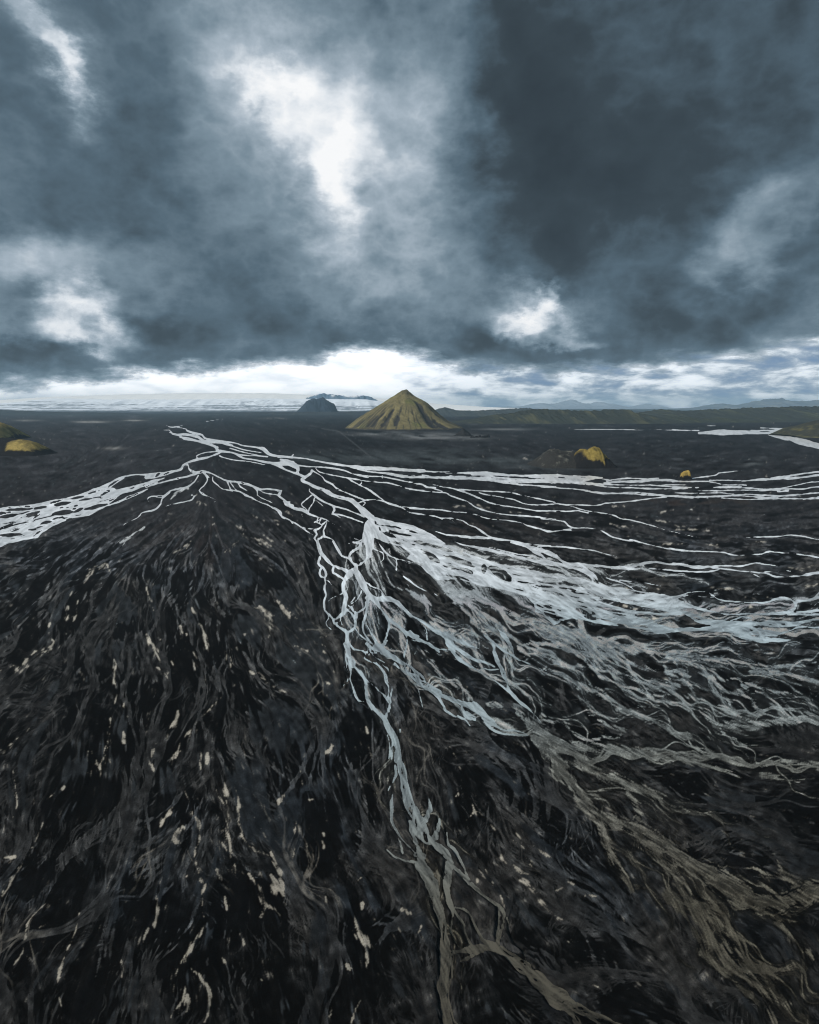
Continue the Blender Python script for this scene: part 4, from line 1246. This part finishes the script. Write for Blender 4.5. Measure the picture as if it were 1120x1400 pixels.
def mound(name, label, cat, px, ybase, pts, depth, colfn, mat, nx=90, ny=60, seed=1, rough=1.0, group=None, kind=None, foot=1.5):
    """hillock whose skyline runs through image pixels PTS; its foot stands on the plain at row YBASE"""
    D = F*H/(ybase - HY) + depth/2
    u = D/F
    xs = np.array([p[0] for p in pts]); zs = H - (np.array([p[1] for p in pts]) - HY)*u
    zs = np.maximum(zs, 0)
    x = np.linspace(xs[0] - 1, xs[-1] + 1, nx); t = np.linspace(-1, 1, ny)
    XX, T = np.meshgrid(x, t)
    prof = np.interp(XX, xs, zs)
    kx = np.interp(XX, [xs[0], xs[0]+(xs[-1]-xs[0])*0.12, xs[-1]-(xs[-1]-xs[0])*0.12, xs[-1]], [0.55, 1, 1, 0.55])
    shape = np.clip(1 - T*T, 0, 1)**0.85
    X = (XX - CX)*u; Y = D + T*depth/2*kx
    top = zs.max()
    s = top/14.0 + 0.6
    nz = vnoise(X/(top*0.5+1) + 31*seed, Y/(top*0.5+1) + 13, seed, 5)
    ng = vnoise(X/(top*0.2+.5) + 7*seed, Y/(top*0.25+.5) + 3, seed + 50, 4)
    Z = prof*shape + (nz*0.20 + ng*0.07)*top*rough*shape*(1 - 0.5*np.exp(-(T/0.25)**2))*np.clip(prof/top, 0, 1)
    Z = Z - foot*(1 - shape)
    o = grid_obj(name, X, Y, Z, colfn(X, Y, Z, top, T, XX, nz, ng), mat)
    tag(o, label, cat, group, kind)
    return o
MOSS = col((0.195, 0.150, 0.042)); BLK = col((0.012, 0.012, 0.013))
def moss_top(x0, x1, lo, hi, T0=0.1, jag=0.25, moss=MOSS, base=BLK, soft=2):
    """moss between image columns x0..x1 above lo (share of the height), bare black scree elsewhere"""
    def f(X, Y, Z, top, T, XX, nz, ng):
        c = np.zeros(Z.shape + (3,), np.float32) + base
        h = Z/top + jag*nz*0.6 + jag*ng
        k = sstep(lo-0.06, lo + 0.06, h)*sstep(hi + 0.08, hi - 0.06, Z/top + 0.15*nz)*sstep(x0 - soft, x0 + soft, XX + 3*soft*nz)*sstep(x1 + 2, x1 - 2, XX + 4*ng)
        k = k*np.clip(0.9 + 0.5*ng, 0.4, 1)
        return c + (moss*(1 + 0.3*ng)[..., None] - c)*k[..., None]
    return f
# left edge: two humps
mound('mossy_hill', 'tall mossy yellow hill cut by the left edge of the view, behind the low hump', 'hill', 0, 603,
      [(-110, 603), (-80, 585), (-50, 575), (-25, 572), (0, 579), (8, 584), (16, 592), (24, 600), (30, 603)], 260, moss_top(-120, 60, 0.16, 1.4, jag=0.2, moss=col((0.27, 0.21, 0.07))), M_MOSS, seed=3, rough=0.6)
mound('mossy_hump', 'low black sand hump with a yellow moss cap near the left edge', 'hill', 0, 624,
      [(-70, 624), (-45, 606), (-20, 600), (0, 599), (20, 600), (35, 601.5), (45, 604), (55, 610.5), (62, 616), (70, 621), (78, 624)], 120, moss_top(24, 62, 0.34, 0.90, jag=0.12, moss=col((0.29, 0.225, 0.075))), M_MOSS_NEAR, seed=5, rough=0.45)
# right: knoll with yellow moss, the grey mound beside it, the small mossy boulder
mound('mossy_knoll', 'yellow mossy craggy knoll above the white river belt', 'knoll', 0, 641,
      [(772, 641), (780, 629), (788, 619.5), (793, 616.2), (797, 614), (802, 614.8), (806, 612.0), (811, 610.6), (815, 611.2), (817, 613.8), (820, 614.3), (822, 618), (824, 621.2), (827, 622.2), (829, 626), (832, 627.2), (835, 631), (838, 636), (843, 641)], 80,
      moss_top(794, 842, 0.42, 2.0, jag=0.45, soft=7), M_MOSS_NEAR, seed=9, rough=1.4)
def grey_cover(X, Y, Z, top, T, XX, nz, ng):
    c = np.zeros(Z.shape + (3,), np.float32) + col((0.028, 0.028, 0.027))
    return mixc(c, (0.12, 0.12, 0.105), sstep(0.15, 0.7, ng + 0.5*nz + (Z/top - 0.6)*0.5))
mound('gravel_mound', 'dark grey gravel mound left of the yellow knoll', 'mound', 0, 641,
      [(722, 641), (732, 633), (740, 624), (748, 617), (756, 614.5), (764, 615), (772, 617), (780, 616.5), (788, 619), (796, 627), (806, 641)], 150, grey_cover, M_ROCK, seed=12, rough=0.7)
mound('mossy_boulder', 'small yellow mossy boulder at the far bank of the river belt', 'boulder', 0, 655.5,
      [(927.5, 655), (929, 650), (932, 646.5), (937, 644), (941, 643), (943, 644.5), (943.6, 648), (943, 652), (944, 655.5)], 16,
      moss_top(930, 945, 0.34, 2.0, jag=0.25, moss=col((0.30, 0.215, 0.06))), M_MOSS_NEAR, nx=50, ny=36, seed=15, rough=0.8, foot=0.6)
# right edge
def olive(X, Y, Z, top, T, XX, nz, ng):
    c = np.zeros(Z.shape + (3,), np.float32) + col((0.035, 0.036, 0.028))
    c = mixc(c, (0.095, 0.088, 0.04), sstep(-0.1, 0.6, ng + 0.7*nz + 0.2 - Z/top*0.8)); return mixc(c, (0.03, 0.03, 0.03), sstep(.55, .9, Z/top + .2*ng))
mound('olive_hill', 'olive brown hill at the right edge where the far river bends', 'hill', 0, 600,
      [(1071, 594), (1080, 590), (1090, 586), (1100, 582), (1115, 578), (1130, 574), (1160, 569), (1200, 568), (1260, 574), (1300, 600)], 420, olive, M_MOSS, seed=18, rough=0.5)
# dark knob and rock stacks right of the cone
def dark_rock(X, Y, Z, top, T, XX, nz, ng):
    return np.zeros(Z.shape + (3,), np.float32) + col((0.018, 0.018, 0.019))*(1 + 0.5*ng)[..., None]
mound('dark_knoll', 'small dark pointed knoll at the right foot of the cone mountain', 'knoll', 0, 597,
      [(619, 597), (624, 594), (628, 590.5), (631, 588), (633.5, 585.5), (636, 587.5), (640, 590), (644, 594), (648, 596), (656, 597)], 110, dark_rock, M_ROCK, seed=21)
def stacks():
    """a loose row of dark lava stacks, each its own rock"""
    for i, (px, hgt, w) in enumerate(((648, 5, 8), (652, 7, 9), (657, 9, 8), (660.5, 8, 7), (664, 9, 8), (668, 11, 9), (645, 5, 7))):
        D = F*H/(598.5 - HY); b = D/F
        n1, n2 = 18, 12
        th = np.linspace(0, 2*math.pi, n1); ph = np.linspace(0, 1, n2)
        TH, P = np.meshgrid(th, ph)
        r = w*(1 - 0.55*P**1.4)*(1 + 0.25*vnoise(np.cos(TH)*2 + i*9, np.sin(TH)*2 + P*3 + i*5, 30 + i, 3)); r = np.where(P > 0.98, 0.01, r)
        o = grid_obj('lava_stack', (px-CX)*b + r*np.cos(TH), D + (i % 3)*9 + r*np.sin(TH), -1 + (hgt+1)*P + 0*TH, np.zeros(TH.shape + (3,), np.float32) + col((0.014, 0.014, 0.015)), M_ROCK)
        tag(o, 'dark lava stack in the row right of the small dark knoll', 'rock', 'lava stacks beside the dark knoll')
stacks()

def ridge(name, label, D, depth, pts, base_z, colfn, mat, seed, nx=260, ny=40, rough=1.0, slope=1.3, cat='hills', kind='structure', gully=1.0):
    """range of hills at distance D whose skyline runs through image pixels"""
    u = D/F; xs = np.array([p[0] for p in pts], float); zs = H - (np.array([p[1] for p in pts]) - HY)*u
    x = np.linspace(xs[0], xs[-1], nx); t = np.linspace(-1, 1, ny); XX, T = np.meshgrid(x, t)
    X = (XX - CX)*u; Y = D + T*depth/2
    prof = np.interp(XX, xs, zs); top = max(zs.max() - base_z, 1)
    sh = np.clip(1 - np.abs(T)**slope, 0, 1)
    q = top*1.1
    nz = vnoise(X/q + 11*seed, Y/(q*0.7) + seed, seed, 5)
    spur = vnoise(X/(q*0.42) + 3*seed + T*1.4, T*1.3 + seed, seed + 70, 4)
    Z = base_z + (prof - base_z)*np.clip(sh + gully*(0.30*spur + 0.16*nz)*(1 - np.abs(T))*sstep(0, 0.35, np.abs(T))*1.6, -0.02, 1.05)
    Z += (prof - base_z)*0.17*rough*vnoise(X/(q*0.3), Y/(q*0.3) + 9, seed + 3, 4)*np.exp(-(T/0.3)**2)
    Z -= 2.0*(np.abs(T) > 0.995)
    # the back slope turns away from the view
    o = grid_obj(name, X, Y, Z, colfn(X, Y, Z, top, T, XX, nz, spur), mat)
    tag(o, label, cat, kind=kind)
    return o
def green_range(dark=(0.026, 0.030, 0.024), light=(0.070, 0.070, 0.038), amt=0.8):
    def f(X, Y, Z, top, T, XX, nz, spur):
        c = np.zeros(Z.shape + (3,), np.float32) + col(dark)
        st = vnoise(X/45 + T*2.5, T*2 + 5, 77, 3)
        c = mixc(c, light, np.clip(sstep(0.1, 0.5, spur + 0.3*nz)*amt, 0, 1))
        return mixc(c, (0.16, 0.155, 0.09), sstep(0.45, 0.75, st)*sstep(0.1, 0.5, -T)*0.55)
    return f
def plain_cover(c0, c1):
    def f(X, Y, Z, top, T, XX, nz, spur):
        c = np.zeros(Z.shape + (3,), np.float32) + col(c0)
        return mixc(c, c1, sstep(-0.1, 0.6, spur*0.7 + nz*0.6))
    return f
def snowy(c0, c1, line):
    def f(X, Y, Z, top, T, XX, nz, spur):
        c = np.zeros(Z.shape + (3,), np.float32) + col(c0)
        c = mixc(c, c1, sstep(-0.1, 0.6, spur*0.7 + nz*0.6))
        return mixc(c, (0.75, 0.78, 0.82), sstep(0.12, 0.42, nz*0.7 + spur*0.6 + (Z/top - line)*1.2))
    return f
GREEN_A = [(560, 583), (600, 580), (630, 575), (655, 571), (668, 568), (690, 565.5), (712, 562), (730, 560.4), (745, 560), (760, 560.2), (785, 561.5), (800, 562), (822, 561.6), (838, 560.2), (850, 560.4), (862, 562), (876, 565.4), (895, 569), (915, 573), (940, 578), (960, 583)]
ridge('green_hills', 'low dark green hills with pale gullies right of the cone mountain', 4400, 620, GREEN_A, -3, green_range(), M_MOSS, 4, nx=420, ny=60)
RIGHT_B = [(840, 583), (862, 572), (880, 564), (895, 562), (910, 559.6), (920, 561.5), (935, 562.5), (955, 561.5), (975, 560), (1000, 558.6), (1030, 557.6), (1060, 557.2), (1090, 556.2), (1120, 556.6), (1180, 556), (1260, 560), (1340, 566)]
ridge('dark_hills', 'long dark green hills closing the plain on the right', 5200, 1500, RIGHT_B, -3, green_range((0.026, 0.030, 0.026), (0.052, 0.058, 0.034), 0.8), M_MOSS, 9, nx=420, ny=60)
ridge('front_hills', 'dark rounded hill in front of the long hills', 4600, 500, [(870, 583), (890, 575), (905, 571), (925, 568.5), (945, 571), (960, 573), (985, 571.5), (1010, 573), (1040, 576), (1080, 578), (1110, 583)], -3, green_range((0.028, 0.032, 0.022), (0.06, 0.066, 0.034)), M_MOSS, 13, nx=200)
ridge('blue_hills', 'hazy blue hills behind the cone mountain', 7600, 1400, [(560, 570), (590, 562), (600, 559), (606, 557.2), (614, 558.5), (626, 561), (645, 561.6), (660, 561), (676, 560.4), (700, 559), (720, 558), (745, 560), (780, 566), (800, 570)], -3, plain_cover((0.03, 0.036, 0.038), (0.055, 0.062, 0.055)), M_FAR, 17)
# far blue mountains
ridge('far_mountain', 'far blue mountains with snow streaks on the skyline right of the cone', 27000, 5000, [(620, 562), (645, 559), (660, 558), (680, 556.5), (690, 556.2), (695, 555.6), (702, 557.4), (706, 556), (715, 555.5), (728, 552), (740, 551.2), (755, 552.6), (765, 550.5), (775, 548), (781, 546.2), (788, 549), (797, 552), (806, 552), (815, 550), (825, 550.4), (838, 553), (850, 556), (862, 557.5), (868, 556), (878, 553.2), (886, 552.2), (892, 555.4), (900, 557), (915, 558), (940, 560)], 0, snowy((0.22, 0.27, 0.34), (0.31, 0.36, 0.43), 0.9), M_FAR, 23, nx=420, rough=1.2)  # rock colour lightened and blued to add to the haze
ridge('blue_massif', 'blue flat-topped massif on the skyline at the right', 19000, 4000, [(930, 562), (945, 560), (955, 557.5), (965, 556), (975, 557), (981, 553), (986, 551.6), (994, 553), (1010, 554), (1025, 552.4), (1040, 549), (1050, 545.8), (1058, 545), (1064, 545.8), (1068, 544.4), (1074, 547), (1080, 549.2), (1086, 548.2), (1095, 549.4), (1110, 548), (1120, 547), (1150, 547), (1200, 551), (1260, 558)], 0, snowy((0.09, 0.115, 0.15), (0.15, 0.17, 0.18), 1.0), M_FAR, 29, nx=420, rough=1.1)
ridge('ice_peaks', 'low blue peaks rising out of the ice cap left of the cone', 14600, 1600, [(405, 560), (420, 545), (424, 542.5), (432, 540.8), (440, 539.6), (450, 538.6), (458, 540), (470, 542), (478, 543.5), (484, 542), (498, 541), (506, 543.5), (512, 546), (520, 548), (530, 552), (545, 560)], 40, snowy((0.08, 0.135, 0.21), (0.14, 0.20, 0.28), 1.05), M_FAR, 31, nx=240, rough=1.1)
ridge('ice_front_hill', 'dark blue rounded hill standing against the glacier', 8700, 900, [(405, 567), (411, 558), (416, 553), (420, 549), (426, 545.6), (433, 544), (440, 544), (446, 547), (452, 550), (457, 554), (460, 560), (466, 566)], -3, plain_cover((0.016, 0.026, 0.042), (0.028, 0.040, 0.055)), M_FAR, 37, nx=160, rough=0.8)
ridge('moraine', 'dark moraine along the foot of the glacier', 8300, 900, [(-160, 567), (-100, 562), (-40, 561), (0, 560.5), (30, 561.5), (60, 563), (100, 563.5), (150, 564), (190, 565.5), (240, 565.2), (290, 564), (330, 563.8), (380, 563.4), (420, 563), (470, 563), (510, 562), (540, 564), (600, 567)], -3, plain_cover((0.022, 0.026, 0.030), (0.04, 0.044, 0.042)), M_FAR, 41, nx=300, rough=0.7)

def ice(X, Y, Z, top, T, XX, nz, spur):
    c = np.zeros(Z.shape + (3,), np.float32) + col((0.76, 0.83, 0.92))
    bands = vnoise(X/900 + 3, Z/9 + 2, 91, 4); fine = vnoise(X/160 + 8, Z/4 + 5, 92, 4)
    dirt = sstep(-0.05, 0.5, bands*0.9 + fine*0.7 + (0.46 - Z/top)*1.1)
    c = mixc(c, (0.10, 0.135, 0.18), np.clip(dirt, 0, 1)*0.85)
    return mixc(c, (0.04, 0.052, 0.068), sstep(0.22, 0.10, Z/top + 0.08*fine))
ridge('glacier', 'white blue glacier tongue with dirty bands spread along the horizon on the left', 10500, 3400, [(-260, 566), (-200, 560), (-120, 556), (-60, 553), (0, 551), (20, 550), (40, 547.5), (60, 545.6), (80, 544.4), (110, 545.2), (160, 546), (220, 546), (270, 545.6), (310, 545), (360, 544.4), (400, 545), (450, 545.4), (500, 546), (520, 548), (560, 556), (600, 566)], -3, ice, M_ICE, 43, nx=420, ny=80, rough=0.25, slope=1.0, cat='glacier', gully=0.35)
def icecap(X, Y, Z, top, T, XX, nz, spur):
    c = np.zeros(Z.shape + (3,), np.float32) + col((0.93, 0.94, 0.95))
    return mixc(c, (0.45, 0.55, 0.66), sstep(0.5, 0.8, vnoise(X/700, Z/12, 95, 4))*0.6)
ridge('ice_cap', 'smooth white ice cap above the glacier on the left skyline', 17000, 6000, [(-300, 562), (-200, 556), (-100, 551), (0, 547), (60, 543), (110, 541), (170, 539), (230, 537.6), (300, 537), (370, 537.4), (430, 539.6), (490, 542.5), (540, 546), (590, 551), (660, 556), (740, 560), (800, 565)], 0, icecap, M_ICE, 47, nx=300, rough=0.12, slope=1.2, cat='ice cap', gully=0.1)
# ---------------------------------------------------------------- sky, sun, air, camera
SUN_AZ, SUN_EL = R(-122), R(36)          # azimuth from +Y towards +X
sun = bpy.data.lights.new('sun', 'SUN'); so = bpy.data.objects.new('sun', sun); COL.objects.link(so)
sun.energy = 4.3; sun.angle = R(4); sun.color = (1.0, 0.955, 0.88)
d = (math.sin(SUN_AZ)*math.cos(SUN_EL), math.cos(SUN_AZ)*math.cos(SUN_EL), math.sin(SUN_EL))
from mathutils import Vector
so.rotation_euler = Vector(d).to_track_quat('Z', 'Y').to_euler()
so.location = (d[0]*900, d[1]*900, d[2]*900)

world = bpy.data.worlds.new('World'); SC.world = world; world.use_nodes = True
n = N(world.node_tree)
tc = n.new('ShaderNodeTexCoord'); dirv = n.vmath('NORMALIZE', tc.outputs['Generated']).outputs[0]
sep = n.new('ShaderNodeSeparateXYZ', {0: dirv})
az = n.math('ARCTAN2', sep.outputs[0], sep.outputs[1]); el = n.math('ARCSINE', sep.outputs[2])
AE = n.new('ShaderNodeCombineXYZ', {0: az, 1: el}).outputs[0]
# cloud-deck coordinates: the overcast is a flat layer, so its texture shrinks towards the horizon
inv = n.math('DIVIDE', 1.0, n.math('ADD', n.math('MAXIMUM', sep.outputs[2], 0.0), 0.09))
deck = n.vmath('SCALE', dirv); n.t.links.new(inv, deck.inputs['Scale']); deck = deck.outputs[0]
def noise(vec, scale, detail, rough=0.55, lac=2.0, dist=0.0):
    return n.new('ShaderNodeTexNoise', {'Vector': vec, 'Scale': scale, 'Detail': detail, 'Roughness': rough, 'Lacunarity': lac, 'Distortion': dist})
w1 = noise(dirv, 4.2, 3.0); w2 = noise(n.vmath('MULTIPLY', AE, (1.0, 1.5, 1)).outputs[0], 10.0, 8.0, 0.62)
def centred(nd, amp):
    s = n.vmath('SUBTRACT', nd.outputs['Color'], (0.5, 0.5, 0.5)); v = n.vmath('MULTIPLY', s.outputs[0], (amp, amp, 0.0)); return v.outputs[0]
P = n.vmath('ADD', AE, centred(w1, 0.15)).outputs[0]
P = n.vmath('ADD', P, centred(w2, 0.13)).outputs[0]
def ae(px, py):
    u = (px - CX)/F; v = (HY - py)/F; return math.atan(u), math.atan(v/math.sqrt(1 + u*u))
acc = None
def blob(px, py, rx, ry, rot, amp):
    global acc
    a, e = ae(px, py)
    mp = n.new('ShaderNodeMapping', {'Vector': P, 'Location': (a, e, 0), 'Rotation': (0, 0, R(rot)), 'Scale': (rx/F*1.35, ry/F*1.35, 1)}, vector_type='TEXTURE')
    l = n.vmath('LENGTH', mp.outputs[0]).outputs['Value']
    m = n.new('ShaderNodeMapRange', {'Value': l, 'From Min': 0.0, 'From Max': 1.0, 'To Min': amp, 'To Max': 0.0}, interpolation_type='SMOOTHERSTEP').outputs[0]
    acc = m if acc is None else n.math('ADD', acc, m)
for b in ((420, 160, 150, 170, 15, 0.08), (520, 230, 190, 200, 15, 0.24), (430, 140, 150, 130, -20, 0.13), (330, 40, 100, 110, 25, 0.20), (372, 122, 34, 30, -25, 0.20), (372, 122, 84, 66, -25, 0.16), (404, 156, 50, 26, -50, 0.08), (458, 215, 26, 60, 14, 0.18), (460, 215, 66, 110, 14, 0.17), (470, 260, 40, 40, 0, 0.10), (575, 200, 60, 90, 0, 0.10), (600, 90, 90, 190, 0, 0.08), (410, 245, 40, 40, 0, -0.10),
          (20, 20, 60, 26, -48, 0.22), (62, 70, 46, 22, -55, 0.30), (62, 70, 80, 44, -55, 0.16), (80, 95, 24, 20, 0, 0.12),
          (108, 420, 54, 36, 10, 0.52), (128, 462, 54, 24, 0, 0.48), (40, 348, 100, 46, 12, 0.34), (92, 390, 40, 24, 30, 0.30), (15, 430, 60, 40, 0, 0.08), (200, 380, 60, 60, 0, 0.12), (60, 400, 36, 18, 10, -0.16), (170, 330, 60, 40, 20, 0.10),
          (746, 424, 40, 26, 0, 0.34), (740, 425, 84, 48, 0, 0.24), (700, 440, 56, 20, 8, 0.34), (744, 392, 15, 24, -10, 0.34), (772, 456, 44, 15, 0, 0.28), (690, 415, 60, 40, 0, 0.16),
          (1045, 310, 95, 48, 35, 0.22), (1000, 360, 80, 40, 30, 0.10), (1060, 285, 30, 24, 30, 0.10), (1090, 420, 80, 34, 20, 0.14), (1110, 455, 60, 20, 12, 0.42),
          (560, 400, 160, 70, 0, 0.12), (430, 360, 110, 90, 0, 0.07), (285, 215, 70, 100, 0, 0.13), (560, 330, 30, 60, 0, 0.08), (480, 330, 24, 40, 10, 0.08),
          (850, 150, 300, 240, 0, -0.21), (730, 190, 90, 250, 8, -0.12), (905, 40, 60, 120, 20, 0.06), (820, 170, 30, 90, -30, 0.06), (990, 60, 30, 90, 10, 0.06), (660, 60, 60, 120, 0, -0.05),
          (960, 425, 150, 45, 4, -0.16), (860, 330, 60, 40, 10, 0.05), (120, 230, 160, 150, 0, -0.06), (330, 420, 150, 70, 0, -0.08), (30, 485, 110, 24, 0, -0.20), (210, 455, 60, 26, 0, -0.12), (470, 440, 120, 40, 0, -0.05), (700, 475, 130, 18, 0, -0.12), (640, 460, 60, 22, 0, -0.08), (400, 330, 60, 60, 0, -0.06)):
    blob(*b)
AE2 = n.vmath('MULTIPLY', AE, (1.0, 1.35, 1)).outputs[0]
f1 = noise(AE2, 3.2, 8.0, 0.58, dist=0.6); f2 = noise(AE2, 7.5, 11.0, 0.60, dist=0.35); f4 = noise(AE2, 10.0, 7.0, 0.55); f5 = noise(AE2, 24.0, 6.0, 0.6); f3 = noise(deck, 3.0, 6.0, 0.6)
tex = n.math('ADD', n.math('MULTIPLY', n.math('SUBTRACT', f1.outputs[0], 0.5), 0.26), n.math('MULTIPLY', n.math('SUBTRACT', f2.outputs[0], 0.5), 0.50))
tex = n.math('ADD', tex, n.math('MULTIPLY', n.math('SUBTRACT', f3.outputs[0], 0.5), 0.06))
lump = n.math('ADD', n.math('MULTIPLY', n.math('ABSOLUTE', n.math('SUBTRACT', f4.outputs[0], 0.5)), -0.9), n.math('MULTIPLY', n.math('SUBTRACT', f5.outputs[0], 0.5), 0.07))
tex = n.math('ADD', tex, lump)
# bright breaks are textured more than the dark mass
low_ = n.new('ShaderNodeMapRange', {'Value': el, 'From Min': 0.10, 'From Max': 0.45, 'To Min': 1.0, 'To Max': 0.68}).outputs[0]
tex = n.math('MULTIPLY', n.math('MULTIPLY', tex, low_), n.math('ADD', 0.80, n.math('MULTIPLY', acc, 0.9)))
B = n.math('ADD', n.math('ADD', acc, tex), 0.345)
# far edge of the dark deck: bright air below it
pts = [(-300, 525), (0, 521), (60, 516), (110, 511), (160, 505), (260, 497), (350, 491), (420, 488), (480, 470), (540, 468), (600, 485), (650, 495), (750, 498), (850, 494), (950, 485), (1040, 476), (1120, 456), (1400, 470)]
stops = []
for px, py in pts:
    a, e = ae(px, py); stops.append(((a + 1)/2, (e*6,)*3))
en = n.ramp(n.math('MULTIPLY', n.math('ADD', az, 1.0), 0.5), stops)
bw = noise(n.vmath('MULTIPLY', AE, (1.0, 2.6, 1)).outputs[0], 12.0, 9.0, 0.66)
edge_el = n.math('ADD', n.math('DIVIDE', en, 6.0), n.math('MULTIPLY', n.math('SUBTRACT', bw.outputs[0], 0.5), 0.075))
under = n.new('ShaderNodeMapRange', {'Value': n.math('SUBTRACT', edge_el, el), 'From Min': -0.008, 'From Max': 0.020, 'To Min': 0.0, 'To Max': 1.0}, interpolation_type='SMOOTHSTEP').outputs[0]
# low cumulus bands under the deck
lb = noise(n.vmath('MULTIPLY', AE, (1.0, 3.4, 1)).outputs[0], 11.0, 9.0, 0.60, dist=0.2)
right = n.new('ShaderNodeMapRange', {'Value': az, 'From Min': -0.05, 'From Max': 0.12}, interpolation_type='SMOOTHSTEP').outputs[0]
lowB = n.math('SUBTRACT', n.math('SUBTRACT', 0.98, n.math('MULTIPLY', right, 0.10)), n.math('MULTIPLY', n.new('ShaderNodeMapRange', {'Value': lb.outputs[0], 'From Min': 0.36, 'From Max': 0.74}, interpolation_type='SMOOTHSTEP').outputs[0], n.math('ADD', 0.10, n.math('MULTIPLY', right, 0.34))))
B = n.math('ADD', n.math('MULTIPLY', B, n.math('SUBTRACT', 1.0, under)), n.math('MULTIPLY', lowB, under), clamp=True)
cloud = n.ramp(B, [(0.0, srgb(46, 55, 61)), (0.14, srgb(56, 67, 74)), (0.30, srgb(83, 102, 115)), (0.48, srgb(120, 139, 152)), (0.68, srgb(168, 182, 194)), (0.86, srgb(226, 232, 238)), (1.0, srgb(252, 253, 254))])
# clear sky in the gaps near the horizon
up = n.vmath('NORMALIZE', n.vmath('ADD', dirv, (0, 0, 0.45)).outputs[0]).outputs[0]
sky = n.new('ShaderNodeTexSky', {'Vector': up}, sky_type='NISHITA', sun_disc=False, sun_elevation=SUN_EL, sun_rotation=SUN_AZ, altitude=500, air_density=1.0, dust_density=0.6, ozone_density=1.5)
gap = n.math('MULTIPLY', n.math('MULTIPLY', n.new('ShaderNodeMapRange', {'Value': lb.outputs[0], 'From Min': 0.46, 'From Max': 0.66}, interpolation_type='SMOOTHSTEP').outputs[0], under), n.math('ADD', n.math('MULTIPLY', right, 0.5), 0.12))
gap = n.math('MAXIMUM', gap, 0.02)
glow = n.new('ShaderNodeMapRange', {'Value': n.math('MULTIPLY', B, under), 'From Min': 0.60, 'From Max': 1.0, 'To Min': 10.0, 'To Max': 15.0}).outputs[0]     # sunlit cloud is brighter than white paper
c10 = n.vmath('SCALE', cloud); n.t.links.new(glow, c10.inputs['Scale'])
skb = n.vmath('SCALE', sky.outputs[0]); skb.inputs['Scale'].default_value = 1.5
fin = n.mix(gap, c10.outputs[0], skb.outputs[0])
bg = n.new('ShaderNodeBackground', {'Color': fin, 'Strength': 0.1})
n.new('ShaderNodeOutputWorld', {'Surface': bg.outputs[0]})

# air
m_air, n = material('pale_air')
v = n.new('ShaderNodeVolumePrincipled', {'Color': (0.52, 0.79, 1.0, 1), 'Density': HAZE, 'Anisotropy': 0.0})
n.new('ShaderNodeOutputMaterial', {'Volume': v.outputs[0]})
bx0, bx1, bz0, bz1 = -36000, 36000, -42.0, 520.0
hv = np.array([[x, y, z] for x in (bx0, bx1) for y in (-42000, 36000) for z in (bz0, bz1)], float)
hq = np.array([[0, 1, 3, 2], [4, 6, 7, 5], [0, 4, 5, 1], [2, 3, 7, 6], [0, 2, 6, 4], [1, 5, 7, 3]])
haze = mesh_np('haze', hv, hq, m_air, smooth=False)
tag(haze, 'thin pale blue air that veils the far mountains', 'haze', kind='stuff')

cam = bpy.data.cameras.new('camera'); cob = bpy.data.objects.new('camera', cam); COL.objects.link(cob)
cob.location = (0, 0, H); cob.rotation_euler = (R(90), 0, 0)
cam.sensor_fit = 'VERTICAL'; cam.sensor_height = 24.0; cam.sensor_width = 19.2
cam.lens = 24.0*F/1400; cam.shift_y = -(700 - HY)/1400
cam.clip_start = 1.0; cam.clip_end = 120000
SC.camera = cob
SC.view_settings.view_transform = 'Standard'; SC.view_settings.look = 'None'
SC.view_settings.exposure = 0.0; SC.view_settings.gamma = 1.0
SC.cycles.use_denoising = True; SC.cycles.filter_width = 1.1
SC.cycles.volume_bounces = 0; SC.cycles.max_bounces = 4
